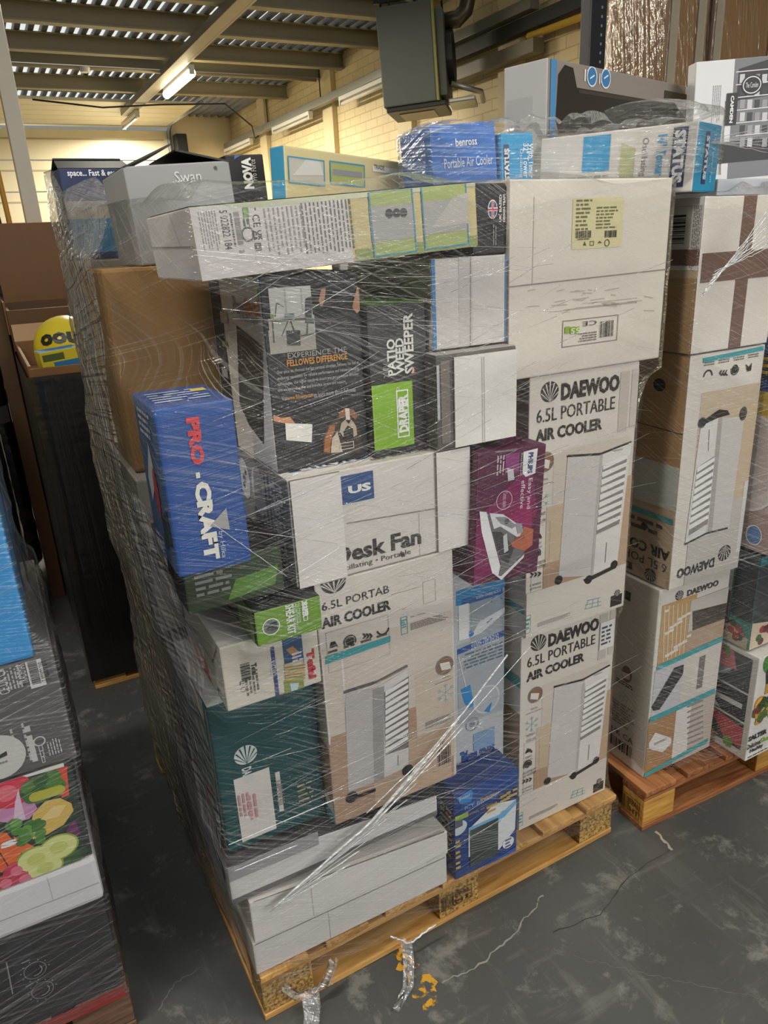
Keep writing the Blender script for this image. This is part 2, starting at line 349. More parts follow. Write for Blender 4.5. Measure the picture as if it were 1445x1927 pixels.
class Carton:
    """closed carton: p0 = front left bottom corner; x to the right, y into the stack, z up"""
    def __init__(s, name, label, p0, W, D, H, yaw=0, roll=0, pitch=0, body='#d9d4cc', cols=None, group=None, cat='box', bev=0.0035, slope=None, tag=None, open_top=False, var=0.05):
        Rm = Matrix.Rotation(math.radians(yaw), 4, 'Z') @ Matrix.Rotation(math.radians(-roll), 4, 'Y') @ Matrix.Rotation(math.radians(pitch), 4, 'X')
        s.M = Matrix.Translation(p0) @ Rm @ Matrix.Translation((W / 2, D / 2, 0)); s.W, s.D, s.H = W, D, H
        s.root = thing(name, label, cat, s.M, group)
        bm = bmesh.new(); addbox(bm, (-W / 2, -D / 2, 0), (W / 2, D / 2, H), bev)
        if slope:
            for v in bm.verts:
                if v.co.z > H / 2: v.co.z += slope * (v.co.x / W + 0.5) - 0
        if open_top:
            bmesh.ops.delete(bm, geom=[f for f in bm.faces if f.calc_center_median().z > H - 1e-4 and f.normal.z > 0.9], context='FACES')
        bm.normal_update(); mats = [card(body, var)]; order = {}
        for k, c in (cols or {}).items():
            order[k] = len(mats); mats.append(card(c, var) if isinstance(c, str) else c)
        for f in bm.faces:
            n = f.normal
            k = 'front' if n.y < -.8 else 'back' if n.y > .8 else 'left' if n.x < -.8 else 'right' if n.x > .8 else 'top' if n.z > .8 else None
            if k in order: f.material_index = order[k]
        bm_to('carton_body', bm, mats, s.root)
        BOXES.append((tag, s))
    def faces(s):
        W, D, H = s.W, s.D, s.H; X, Y, Z = Vector((1, 0, 0)), Vector((0, 1, 0)), Vector((0, 0, 1))
        return {'front': (Vector((-W/2, -D/2, 0)), X, Z, W, H), 'left': (Vector((-W/2, D/2, 0)), -Y, Z, D, H),
                'right': (Vector((W/2, -D/2, 0)), Y, Z, D, H), 'top': (Vector((-W/2, -D/2, H)), X, Y, W, D)}
    def art(s, face, **k): return Art(s, face, **k)
    def panel(s, name, face, a, b, mat, t=0.003, px=True, lift=0.0):
        """a flap or tape lying on a face, with thickness"""
        A = Art(s, face, frac=not px); u0, v0, u1, v1 = A.uvrect(a, b); u0, v0 = A.cl(u0, v0); u1, v1 = A.cl(u1, v1)
        q = [A.O + A.U * u + A.V * v + A.N * o for o in (0.0002 + lift, t + lift) for u, v in ((u0, v0), (u1, v0), (u1, v1), (u0, v1))]
        return meshobj(name, q, [(4, 5, 6, 7), (0, 1, 5, 4), (1, 2, 6, 5), (2, 3, 7, 6), (3, 0, 4, 7), (3, 2, 1, 0)], [mat, card('#8f8474')] if t > .002 else mat, s.root, [0, 1, 1, 1, 1, 0] if t > .002 else None)
    def flap(s, name, side, length, angle, mat, t=0.004):
        """top flap hinged on one top edge; angle up from the horizontal, outward"""
        W, D, H = s.W / 2, s.D / 2, s.H; a = math.radians(angle); c, z = math.cos(a) * length, math.sin(a) * length
        if side == 'front': q = [(-W, -D, H), (W, -D, H), (W - .004, -D - c, H + z), (-W + .004, -D - c, H + z)]; n = Vector((0, -math.sin(a), -math.cos(a)))
        elif side == 'back': q = [(W, D, H), (-W, D, H), (-W + .004, D + c, H + z), (W - .004, D + c, H + z)]; n = Vector((0, math.sin(a), -math.cos(a)))
        elif side == 'left': q = [(-W, D, H), (-W, -D, H), (-W - c, -D + .004, H + z), (-W - c, D - .004, H + z)]; n = Vector((-math.sin(a), 0, -math.cos(a)))
        else: q = [(W, -D, H), (W, D, H), (W + c, D - .004, H + z), (W + c, -D + .004, H + z)]; n = Vector((math.sin(a), 0, -math.cos(a)))
        q = [Vector(p) for p in q]; q += [p - n * t for p in q]
        return meshobj(name, q, [(0, 1, 2, 3), (7, 6, 5, 4), (0, 4, 5, 1), (1, 5, 6, 2), (2, 6, 7, 3), (3, 7, 4, 0)], mat, s.root)
WHITE = '#dcd7cf'; DARK = '#262425'

# ================================================================== the building
WX, WY, LX, FY, RZ = 4.48, 13.5, -6.0, -7.6, 4.17
def floor_mat():
    m, nt, b = newmat('painted_concrete'); l = nt.links.new; tc = N(nt, 'ShaderNodeTexCoord')
    def noise(sc, det, dist=0.0, stretch=None, rot=0):
        n = N(nt, 'ShaderNodeTexNoise'); n.inputs['Scale'].default_value = sc; n.inputs['Detail'].default_value = det; n.inputs['Distortion'].default_value = dist; n.inputs['Roughness'].default_value = .72 if det > 9 else .5
        if stretch:
            mp = N(nt, 'ShaderNodeMapping'); mp.inputs['Scale'].default_value = stretch; mp.inputs['Rotation'].default_value = (0, 0, rot)
            l(tc.outputs['Object'], mp.inputs[0]); l(mp.outputs[0], n.inputs[0])
        else: l(tc.outputs['Object'], n.inputs[0])
        return n
    big = noise(1.6, 6); r = N(nt, 'ShaderNodeValToRGB'); r.color_ramp.elements[0].color = lin('#3d3f3f'); r.color_ramp.elements[1].color = lin('#525453')
    r.color_ramp.elements[0].position = .3; r.color_ramp.elements[1].position = .7; l(big.outputs[0], r.inputs[0])
    brown = noise(2.6, 4); rb = N(nt, 'ShaderNodeMapRange'); rb.inputs['From Min'].default_value = .52; rb.inputs['From Max'].default_value = .75; rb.inputs['To Max'].default_value = .6; l(brown.outputs[0], rb.inputs['Value'])
    m1 = N(nt, 'ShaderNodeMix', data_type='RGBA'); l(rb.outputs[0], m1.inputs['Factor']); l(r.outputs[0], m1.inputs['A']); m1.inputs['B'].default_value = lin('#4f4b46')
    cur = m1
    for sc, det, dist, st, rot, lo, hi, colr, amt in ((6, 14, .3, None, 0, .555, .64, '#a3a097', .34), (2.2, 14, .2, (1, 6, 1), .5, .57, .66, '#8f8c84', .22), (2.0, 14, .2, (7, 1, 1), -.3, .57, .66, '#87847c', .22), (45, 10, .3, None, 0, .64, .72, '#a09d94', .5), (4, 14, .4, None, 0, .38, .26, '#2c2e2f', .5)):
        n = noise(sc, det, dist, st, rot); mr = N(nt, 'ShaderNodeMapRange'); mr.inputs['From Min'].default_value = lo; mr.inputs['From Max'].default_value = hi; mr.inputs['To Max'].default_value = amt
        l(n.outputs[0], mr.inputs['Value']); mx = N(nt, 'ShaderNodeMix', data_type='RGBA'); l(mr.outputs[0], mx.inputs['Factor']); l(cur.outputs['Result'], mx.inputs['A']); mx.inputs['B'].default_value = lin(colr); cur = mx
    l(cur.outputs['Result'], b.inputs['Base Color']); fine = noise(160, 3); bp = N(nt, 'ShaderNodeBump'); bp.inputs['Strength'].default_value = .2; bp.inputs['Distance'].default_value = .002
    l(fine.outputs[0], bp.inputs['Height']); l(bp.outputs[0], b.inputs['Normal']); b.inputs['Roughness'].default_value = .55
    return m
def brick_mat():
    m, nt, b = newmat('painted_brick'); l = nt.links.new; tc = N(nt, 'ShaderNodeTexCoord'); mp = N(nt, 'ShaderNodeMapping')
    mp.inputs['Rotation'].default_value = (0, math.radians(90), math.radians(90))
    sx = N(nt, 'ShaderNodeSeparateXYZ'); cx = N(nt, 'ShaderNodeCombineXYZ'); l(tc.outputs['Object'], sx.inputs[0]); l(sx.outputs['Y'], cx.inputs['X']); l(sx.outputs['Z'], cx.inputs['Y'])
    br = N(nt, 'ShaderNodeTexBrick'); br.inputs['Scale'].default_value = 1.0; br.inputs['Brick Width'].default_value = .3; br.inputs['Row Height'].default_value = .1; br.inputs['Mortar Size'].default_value = .006
    br.inputs['Color1'].default_value = lin('#e2d0a2'); br.inputs['Color2'].default_value = lin('#dcc898'); br.inputs['Mortar'].default_value = lin('#c3ad7c')
    n = N(nt, 'ShaderNodeTexNoise'); n.inputs['Scale'].default_value = 1.3; n.inputs['Detail'].default_value = 5; r = N(nt, 'ShaderNodeMapRange'); r.inputs['From Min'].default_value = .55; r.inputs['From Max'].default_value = .75; r.inputs['To Max'].default_value = .35
    mx = N(nt, 'ShaderNodeMix', data_type='RGBA'); mx.inputs['B'].default_value = lin('#b3a67e'); bp = N(nt, 'ShaderNodeBump'); bp.inputs['Strength'].default_value = .5; bp.inputs['Distance'].default_value = .01; bp.invert = True
    l(cx.outputs[0], br.inputs[0]); l(tc.outputs['Object'], n.inputs[0]); l(n.outputs[0], r.inputs['Value']); l(r.outputs[0], mx.inputs['Factor']); l(br.outputs['Color'], mx.inputs['A']); l(mx.outputs['Result'], b.inputs['Base Color'])
    l(br.outputs['Fac'], bp.inputs['Height']); l(bp.outputs[0], b.inputs['Normal']); b.inputs['Roughness'].default_value = .6
    return m
CREAM = paint('#d9c79c', .6); BEAM = paint('#8d8468', .55); STEEL = paint('#9a9c98', .35, .7); BLACKM = paint('#1d1d1e', .5); WHITEP = paint('#dcdad2', .45); GALV = paint('#8d9093', .4, .6)
fl = boxobj('floor', (LX, FY, -.1), (WX, WY, 0), floor_mat(), kind='structure')
wr = boxobj('wall_right', (WX, FY, 0), (WX + .2, WY, RZ + .3), brick_mat(), kind='structure')
wl = boxobj('wall_left', (LX - .2, FY, 0), (LX, WY, RZ + .3), CREAM, kind='structure')
# back wall with the roller door opening
bm = bmesh.new()
addbox(bm, (3.35, WY, 0), (WX + .2, WY + .2, RZ + .3)); addbox(bm, (LX - .2, WY, 4.0), (3.35, WY + .2, RZ + .3)); addbox(bm, (LX - .2, WY, 0), (-1.2, WY + .2, 2.0)); addbox(bm, (LX - .2, WY, 2.9), (-1.2, WY + .2, 4.0)); addbox(bm, (LX - .2, WY, 2.0), (-2.6, WY + .2, 2.9)); addbox(bm, (-.62, WY, 0), (-.5, WY + .2, 4.0)); addbox(bm, (-1.2, WY, 3.0), (-.62, WY + .2, 4.0)); addbox(bm, (-1.2, WY, 0), (-.62, WY + .2, 1.9))
bm_to('wall_back', bm, CREAM, kind='structure')
# corrugated roof
def corrugated(name, x0, x1, y0, y1, z, mat, pitch=.135, depth=.04):
    vs = []; fs = []; x = x0; prof = []
    while x < x1:
        prof += [(x, z), (x + pitch * .42, z), (x + pitch * .5, z + depth), (x + pitch * .92, z + depth)]; x += pitch
    for X, Z in prof: vs += [(X, y0, Z), (X, y1, Z)]
    for i in range(len(prof) - 1): fs.append((2 * i, 2 * i + 1, 2 * i + 3, 2 * i + 2))
    return meshobj(name, vs, fs, mat, kind='structure')
ROOF, nt, b = newmat('translucent_roof_sheet'); b.inputs['Base Color'].default_value = lin('#c9cbc8'); b.inputs['Roughness'].default_value = .4
tl = N(nt, 'ShaderNodeBsdfTranslucent'); tl.inputs[0].default_value = lin('#d6dad8'); ms = N(nt, 'ShaderNodeMixShader'); ms.inputs[0].default_value = .45
nt.links.new(b.outputs[0], ms.inputs[1]); nt.links.new(tl.outputs[0], ms.inputs[2]); nt.links.new(ms.outputs[0], nt.nodes['Material Output'].inputs[0])
corrugated('ceiling', LX, WX + .1, FY, WY + .1, RZ, [paint('#77797a', .4, .3), ROOF])
for p_ in bpy.data.objects['ceiling'].data.polygons: p_.material_index = 1 if p_.index % 4 == 2 else 0
for i, y in enumerate((2.2, 3.3, 4.3, 5.35, 6.38, 7.43, 8.53, 9.15, 10.55, -1.5)):
    bm = bmesh.new()
    addbox(bm, (LX, y - .012, 4.0), (WX, y + .012, 4.155), .003); addbox(bm, (LX, y - .06, 3.985), (WX, y + .06, 4.001), .002); addbox(bm, (LX, y - .06, 4.15), (WX, y + .06, 4.165), .002)
    bm_to('trim_%d' % (i + 1), bm, BEAM, kind='structure')
for i, y in enumerate((2.9, 4.9, 6.85, 8.95, 11.6)):
    boxobj('trim_%d' % (i + 11), (WX - .07, y - .16, 0), (WX, y + .16, RZ), CREAM, bev=.004, kind='structure')
# sectional door: vertical panels below, the rest run back under the roof on the rails
d = bpy.data.objects.new('door_1', None); COL.objects.link(d); d['kind'] = 'structure'
DOORM = paint('#d8d0b4', .45)
bm = bmesh.new()
for k in range(8): addbox(bm, (-.45, WY - .05, .02 + k * .49), (3.28, WY, .02 + k * .49 + .475), .012)
for k in range(5): addbox(bm, (-.45, 11.3 + k * .42, 4.0 - .01), (3.28, 11.3 + k * .42 + .405, 4.035), .008)
bm_to('door_panel', bm, DOORM, d)
bm = bmesh.new()
for k in range(8): addbox(bm, (-.4, WY - .056, .33 + k * .49), (3.2, WY - .05, .355 + k * .49), .001)
bm_to('door_rib', bm, paint('#a89f84', .5), d)
bm = bmesh.new(); tube_pts(bm, [(3.3, WY - .06, 0), (3.3, WY - .06, 3.75), (3.3, WY - .12, 3.93), (3.3, WY - .3, 4.0), (3.3, 11.1, 4.0)], .035, 8)
bm_to('door_track', bm, GALV, d)
bm = bmesh.new(); addbox(bm, (3.36, WY - .32, 3.45), (3.56, WY - .06, 3.85), .02); addbox(bm, (3.4, WY - .25, 3.3), (3.5, WY - .1, 3.45), .01)
bm_to('door_motor', bm, BLACKM, d)
tubeobj('door_spring_bar', [(-.4, 11.15, 4.1), (3.3, 11.15, 4.1)], .03, paint('#5d5a4e', .5), d)
# window on the left of the door, leaves outside
d = bpy.data.objects.new('window_1', None); COL.objects.link(d); d['kind'] = 'structure'
bm = bmesh.new()
for a, b in (((-1.2, 1.9), (-1.14, 3.0)), ((-.68, 1.9), (-.62, 3.0)), ((-1.2, 1.9), (-.62, 1.96)), ((-1.2, 2.94), (-.62, 3.0)), ((-1.2, 2.4), (-.62, 2.44))): addbox(bm, (a[0], WY - .02, a[1]), (b[0], WY + .06, b[1]), .004)
bm_to('window_frame', bm, WHITEP, d)
gm, nt, b = newmat('window_glass'); b.inputs['Base Color'].default_value = (1, 1, 1, 1); b.inputs['Roughness'].default_value = .02; b.inputs['Transmission Weight'].default_value = 1; b.inputs['IOR'].default_value = 1.02
boxobj('window_pane', (-1.14, WY + .015, 1.96), (-.68, WY + .02, 2.94), gm, d)
# vegetation outside the window
bm = bmesh.new(); rnd = random.Random(4)
for k in range(420):
    c = Vector((rnd.uniform(-1.9, .1), WY + rnd.uniform(.7, 1.6), rnd.uniform(.3, 3.0))); u = Vector((rnd.uniform(-1, 1), rnd.uniform(-1, 1), rnd.uniform(-1, 1))).normalized() * .09; w = u.orthogonal().normalized() * .05
    bm.faces.new([bm.verts.new(c + p) for p in (u, w, -u, -w)])
props(bm_to('garden_shrub', bm, paint('#7fae3a', .6)), 'leafy green shrub in daylight outside the window behind the white post', 'shrub')
l = area('window_daylight', (-.9, WY + 2.8, 3.4), (-.9, WY + 1, 1.6), 1.5, 1.5, 260, (.95, 1, .95))

# long lighting trunk on the ceiling with battens
t = thing('lighting_trunk', 'long grey steel lighting trunking hanging under the roof beams', 'light fitting', Matrix.Translation((2.3, 8, 3.9)))
bm = bmesh.new(); addbox(bm, (-.07, -5.2, 0), (.07, 3.9, .085), .006); addbox(bm, (.07, -5.2, .0), (.1, 3.9, .02), .002)
for k in range(24): addbox(bm, (.071, -5.1 + k * .37, .03), (.078, -4.98 + k * .37, .06), .001, mi=1)
bm_to('trunk_body', bm, [paint('#8c8677', .45, .2), BLACKM], t)
def batten(name, label, M, L, lit=False, group=None):
    t = thing(name, label, 'light fitting', M, group)
    bm = bmesh.new(); addbox(bm, (-.035, -L / 2, .02), (.035, L / 2, .07), .006); addbox(bm, (-.03, -L / 2, -.03), (.03, -L / 2 + .03, .03), .004); addbox(bm, (-.03, L / 2 - .03, -.03), (.03, L / 2, .03), .004); bm_to('batten_body', bm, WHITEP, t)
    tubeobj('light_tube', [(0, -L / 2 + .03, -.012), (0, L / 2 - .03, -.012)], .05 if lit else .02, emit('#fff0c8', 14, 'lit_tube') if lit else WHITEP, t, 12)
    return t
batten('tube_light', 'lit yellowish fluorescent tube under the ceiling trunking', Matrix.Translation((2.47, 9.15, 3.86)), 1.4, True)
batten('tube_light', 'unlit white batten at the far end of the ceiling trunking', Matrix.Translation((2.36, 11.9, 3.828)), 1.2)
for k, (y, lab) in enumerate(((12.6, 'unlit white tube batten under the wall duct, farthest from the heater'), (10.0, 'unlit white tube batten under the wall duct, in the middle of three'), (7.5, 'unlit white tube batten under the wall duct, right behind the heater'))):
    batten('tube_light', lab, Matrix.Translation((4.29, y, 3.549)), 1.5, group='battens under the wall duct')
t = thing('cable_duct', 'long grey cable duct slung along the cream brick wall', 'duct', Matrix.Translation((4.3, 8, 3.62)))
bm = bmesh.new(); addbox(bm, (-.05, -3.6, 0), (.05, 5.3, .09), .006); bm_to('duct_body', bm, paint('#7d7c72', .4, .3), t)
for y in (-1.2, .9, 3.0): tubeobj('suspension_rod', [(0, y, .09), (0, y, .53)], .008, BLACKM, t, 6)
t = thing('cable_duct', 'dark steel duct high on the brick wall right of the heater', 'duct', Matrix.Translation((4.38, 4.6, 3.5)))
bm = bmesh.new(); addbox(bm, (-.05, -2.4, 0), (.05, 1.9, .11), .006); bm_to('duct_body', bm, paint('#2f302f', .5, .3), t)
bm = bmesh.new(); addbox(bm, (-.09, -.2, -.19), (.03, 1.6, -.08), .006); bm_to('duct_tray', bm, paint('#7b7666', .5, .3), t)
tubeobj('gas_pipe', [(4.36, 4.55, 3.46), (4.36, 2.0, 3.40)], .028, paint('#c9a53a', .5)); props(bpy.data.objects['gas_pipe'], 'yellow gas pipe running along the wall below the dark duct', 'pipe')
tubeobj('alarm_cable', [(.9, 10.9, 3.92), (1.8, 10.85, 3.84), (2.6, 10.85, 3.9), (3.6, 10.9, 3.95), (4.1, 11.2, 3.7), (4.2, 11.4, 3.55), (4.3, 11.5, 3.6)], .012, BLACKM); props(bpy.data.objects['alarm_cable'], 'black cable looping under the last beam towards the wall', 'cable')
tubeobj('conduit', [(LX, 9.0, 4.0 - .05), (4.3, 9.0, 3.95)], .025, paint('#8d846b', .5)); props(bpy.data.objects['conduit'], 'thin painted conduit running across under a roof beam', 'pipe')
t = thing('smoke_detector', 'small round smoke detector on the thin conduit under the roof', 'detector', Matrix.Translation((1.35, 9.0, 3.925)))
bm = bmesh.new(); bmesh.ops.create_cone(bm, segments=20, radius1=.05, radius2=.065, depth=.05, cap_ends=True); bm_to('detector_body', bm, WHITEP, t)
# gas heater
t = thing('gas_heater', 'grey-green unit heater hung from the roof near the brick wall', 'heater', Matrix.Translation((3.70, 5.30, 3.01)) @ Matrix.Scale(.93, 4) @ Matrix.Rotation(math.radians(-38), 4, 'Z') @ Matrix.Rotation(math.radians(-3), 4, 'Y'))
HG = paint('#565c57', .55, 0)
bm = bmesh.new(); addbox(bm, (-.32, -.28, 0), (.2, .42, .84), .012); addbox(bm, (.225, -.2, .05), (.3, .42, .78), .01); bm_to('heater_casing', bm, HG, t)
boxobj('edge_strip', (.2, -.285, .0), (.225, .42, .84), paint('#8b8a4a', .5), t, .004)
bm = bmesh.new(); addbox(bm, (-.3, -.26, -.045), (.28, .42, 0), .008); bm_to('bottom_frame', bm, BLACKM, t)
boxobj('outlet_grille', (-.2, -.1, -.052), (.15, .35, -.046), paint('#9c9384', .5), t, .002)
bm = bmesh.new()
for k in range(6): addbox(bm, (-.35, -.1, .16 + k * .1), (-.32, .35, .18 + k * .1), .003)
bm_to('louvre', bm, BLACKM, t)
bm = bmesh.new(); bmesh.ops.create_cone(bm, segments=24, radius1=.25, radius2=.25, depth=.06, cap_ends=True, matrix=Matrix.Translation((.33, .12, .42)) @ Matrix.Rotation(math.pi / 2, 4, 'Y')); bm_to('fan_cowl', bm, BLACKM, t)
bm = bmesh.new(); addbox(bm, (.3, -.16, -.02), (.56, .3, .02), .01); tube_pts(bm, [(.34, -.18, .14), (.62, -.15, .04), (.62, .25, .02)], .025, 8); bm_to('motor_bracket', bm, STEEL, t)
tubeobj('flue_pipe', [(.26, .05, .72), (.42, .05, .72), (.5, .05, .78), (.54, .05, .9), (.54, .05, 1.26)], .075, paint('#5b5648', .35, .6), t, 14)
tubeobj('gas_feed', [(.25, -.1, .86), (.4, -.1, .93), (.75, -.05, .93)], .022, paint('#c9a53a', .5), t, 8)
for x, y in ((-.28, -.2), (.25, -.2), (-.28, .35), (.25, .35)): tubeobj('hanger_rod', [(x, y, .84), (x, y, 1.26)], .012, BLACKM, t, 6)
boxobj('hanger_bar', (-.34, -.24, .88), (.3, -.2, .93), BLACKM, t, .004)

# white post and yellow pole on the left
boxobj('trim_20', (.075, 4.0, 0), (.165, 4.12, RZ), paint('#cfcabc', .5), bev=.004, kind='structure')
t = tubeobj('yellow_pole', [(-.03, 4.0, 0), (-.02, 4.02, 2.1), (-.06, 4.1, 4.1)], .016, paint('#b98a2e', .5)); props(t, 'thin yellow pole standing beside the white steel post', 'pole')

# ------------------------------------------------------------------ pallets
PINE = dict(X=wood('#dcae6a', '#b47f3c', 'pale_pine', 'X'), Y=wood('#dcae6a', '#b47f3c', 'pale_pine', 'Y'))
RED = dict(X=wood('#b0784a', '#7c4420', 'reddish_pine', 'X'), Y=wood('#b0784a', '#7c4420', 'reddish_pine', 'Y'))
OLD = dict(X=wood('#8a6a55', '#5a4034', 'worn_wood', 'X'), Y=wood('#8a6a55', '#5a4034', 'worn_wood', 'Y'))
def pallet(label, x, y, W, D, wd, yaw=0, blk=None, nb=7, bottom=None, group='wooden pallets'):
    t = thing('wooden_pallet', label, 'pallet', Matrix.Translation((x, y, 0)) @ Matrix.Rotation(math.radians(yaw), 4, 'Z'), group)
    rnd = random.Random(int(x * 100)); bottom = bottom or wd
    bw = W / (nb + (nb - 1) * .42); gap = bw * .42
    for k in range(nb):
        w = bw * rnd.uniform(.94, 1.06); c = bw / 2 + k * (bw + gap)
        boxobj('deck_board', (max(0, c - w / 2), -.004 - rnd.random() * .008, .141), (min(W, c + w / 2), D + rnd.random() * .01, .160), wd['Y'], t, .003)
    for k in range(3):
        yy = (0, D / 2 - .05, D - .1)[k]
        boxobj('stringer_board', (0, yy, .119), (W, yy + .1, .1405), wd['X'], t, .003)
        boxobj('bottom_board', (0, yy, 0), (W, yy + .1, .0195), bottom['X'], t, .003)
        for j in range(3):
            xx = (.0, W / 2 - .07, W - .14)[j]
            b = boxobj('block', (xx + .002, yy + .002, .02), (xx + .138, yy + .098, .1185), blk or wd['X'], t, .004)
            if k == 0: t['b%d' % j] = 1; BLOCKS.append((t, b, xx))
    for j, xx in enumerate((0, W - .1)): boxobj('bottom_board', (xx, .1005, 0), (xx + .1, D / 2 - .0505, .0195), bottom['Y'], t, .003)
    return t
BLOCKS = []
CHIP = chip('chipboard_block')
pA = pallet('pale pine pallet carrying the tall wrapped stack in the middle', 0, 0, 1.2, 1.2, PINE, 1.4, CHIP)
pB = pallet('reddish stained pallet under the right-hand stack of boxes', 1.285, -.02, 1.2, 1.0, RED, -1.8, wood('#d2a150', '#a8742c', 'ochre_block', 'X'))
pC = pallet('worn dark pallet with red paint under the left foreground stack', -1.49, .155, 1.2, 1.0, OLD, 0)
pD = pallet('orange-edged pallet under the black wrapped bin', -.165, 1.85, 1.2, 1.0, PINE, 0)
# open gap board and red paint on the left pallet
boxobj('paint_patch', (1.0, -.013, .128), (1.19, -.0045, .155), paint('#8d2f2c', .6), pC, .001)
# block stamps
class Flat:
    """a small printed mark on the front of a pallet block"""
    def __init__(s, par, O, U, V, w, h): s.root = par; s.M = Matrix.Identity(4); s.q = (Vector(O), Vector(U), Vector(V), w, h)
    def faces(s): return {'front': s.q}
def stamp(par, x, y, z, w, h, U=(1, 0, 0)):
    A = Art(Flat(par, (x, y, z), U, (0, 0, 1), w, h), 'front', frac=True); c = '#4a3218'
    A.frame((.02, .04), (.98, .96), .002, c); A.barcode((.06, .15), (.4, .85), True, c, n=6, seed=5); A.text((.45, .55), (.94, .85), 'EPAL', c, bold=.02); A.text((.45, .15), (.94, .42), 'HT', c, bold=.02)
    A.done('block_stamp')
stamp(pA, .6 - .065, .0, .045, .11, .055)
stamp(pB, -.0005, .095, .03, .08, .075, (0, -1, 0))

# floor marks
def mark(name, pts, w, mat, z=.0006):
    vs = []; fs = []
    for i, p in enumerate(pts):
        d = Vector(pts[min(i + 1, len(pts) - 1)]) - Vector(pts[max(i - 1, 0)]); n = Vector((-d.y, d.x)).normalized() * w * random.uniform(.4, 1.2) / 2
        vs += [(p[0] - n.x, p[1] - n.y, z), (p[0] + n.x, p[1] + n.y, z)]
        if i: fs.append((2 * i - 2, 2 * i, 2 * i + 1, 2 * i - 1))
    return meshobj(name, vs, fs, mat, fl)
def fpts(px, n=7, jit=.004):
    P = [at(x, y, 2, 0) for x, y in px]; o = []
    for a, b in zip(P, P[1:]):
        for k in range(n): q = a.lerp(b, k / n); o.append((q.x + random.uniform(-jit, jit), q.y + random.uniform(-jit, jit)))
    return o + [(P[-1].x, P[-1].y)]
SCR = ink('#8f8c83', .8)
mark('floor_crack', fpts([(1020, 1682), (1010, 1700), (960, 1765), (895, 1822), (832, 1850)], 9, .006), .005, SCR)
mark('floor_crack', fpts([(1262, 1600), (1180, 1650), (1130, 1720), (1040, 1755)]), .0025, ink('#2f3030', .8))
mark('floor_scratch', fpts([(1080, 1800), (1200, 1830), (1340, 1860), (1440, 1880)], 14, .004), .0018, ink('#6d6c67', .8))
mark('floor_scratch', fpts([(1235, 1565), (1265, 1600)]), .012, ink('#9b988e', .8))
mark('floor_scratch', fpts([(300, 1900), (330, 1850), (380, 1820)]), .003, ink('#77766f', .8))
ym, nt, b = newmat('worn_yellow_paint'); l_ = nt.links.new; tc = N(nt, 'ShaderNodeTexCoord'); n = N(nt, 'ShaderNodeTexNoise'); n.inputs['Scale'].default_value = 34; n.inputs['Detail'].default_value = 6
r = N(nt, 'ShaderNodeMapRange'); r.inputs['From Min'].default_value = .5; r.inputs['From Max'].default_value = .56; l_(tc.outputs['Object'], n.inputs[0]); l_(n.outputs[0], r.inputs['Value']); l_(r.outputs[0], b.inputs['Alpha']); b.inputs['Base Color'].default_value = lin('#c9962a'); b.inputs['Roughness'].default_value = .7
mark('floor_paint', fpts([(742, 1780), (765, 1800), (790, 1850), (812, 1900)], 5, .01), .07, ym)

# ================================================================== middle stack
K = '#2a2829'; TEAL = '#3f9aa0'; PAPER = '#d8d1c8'
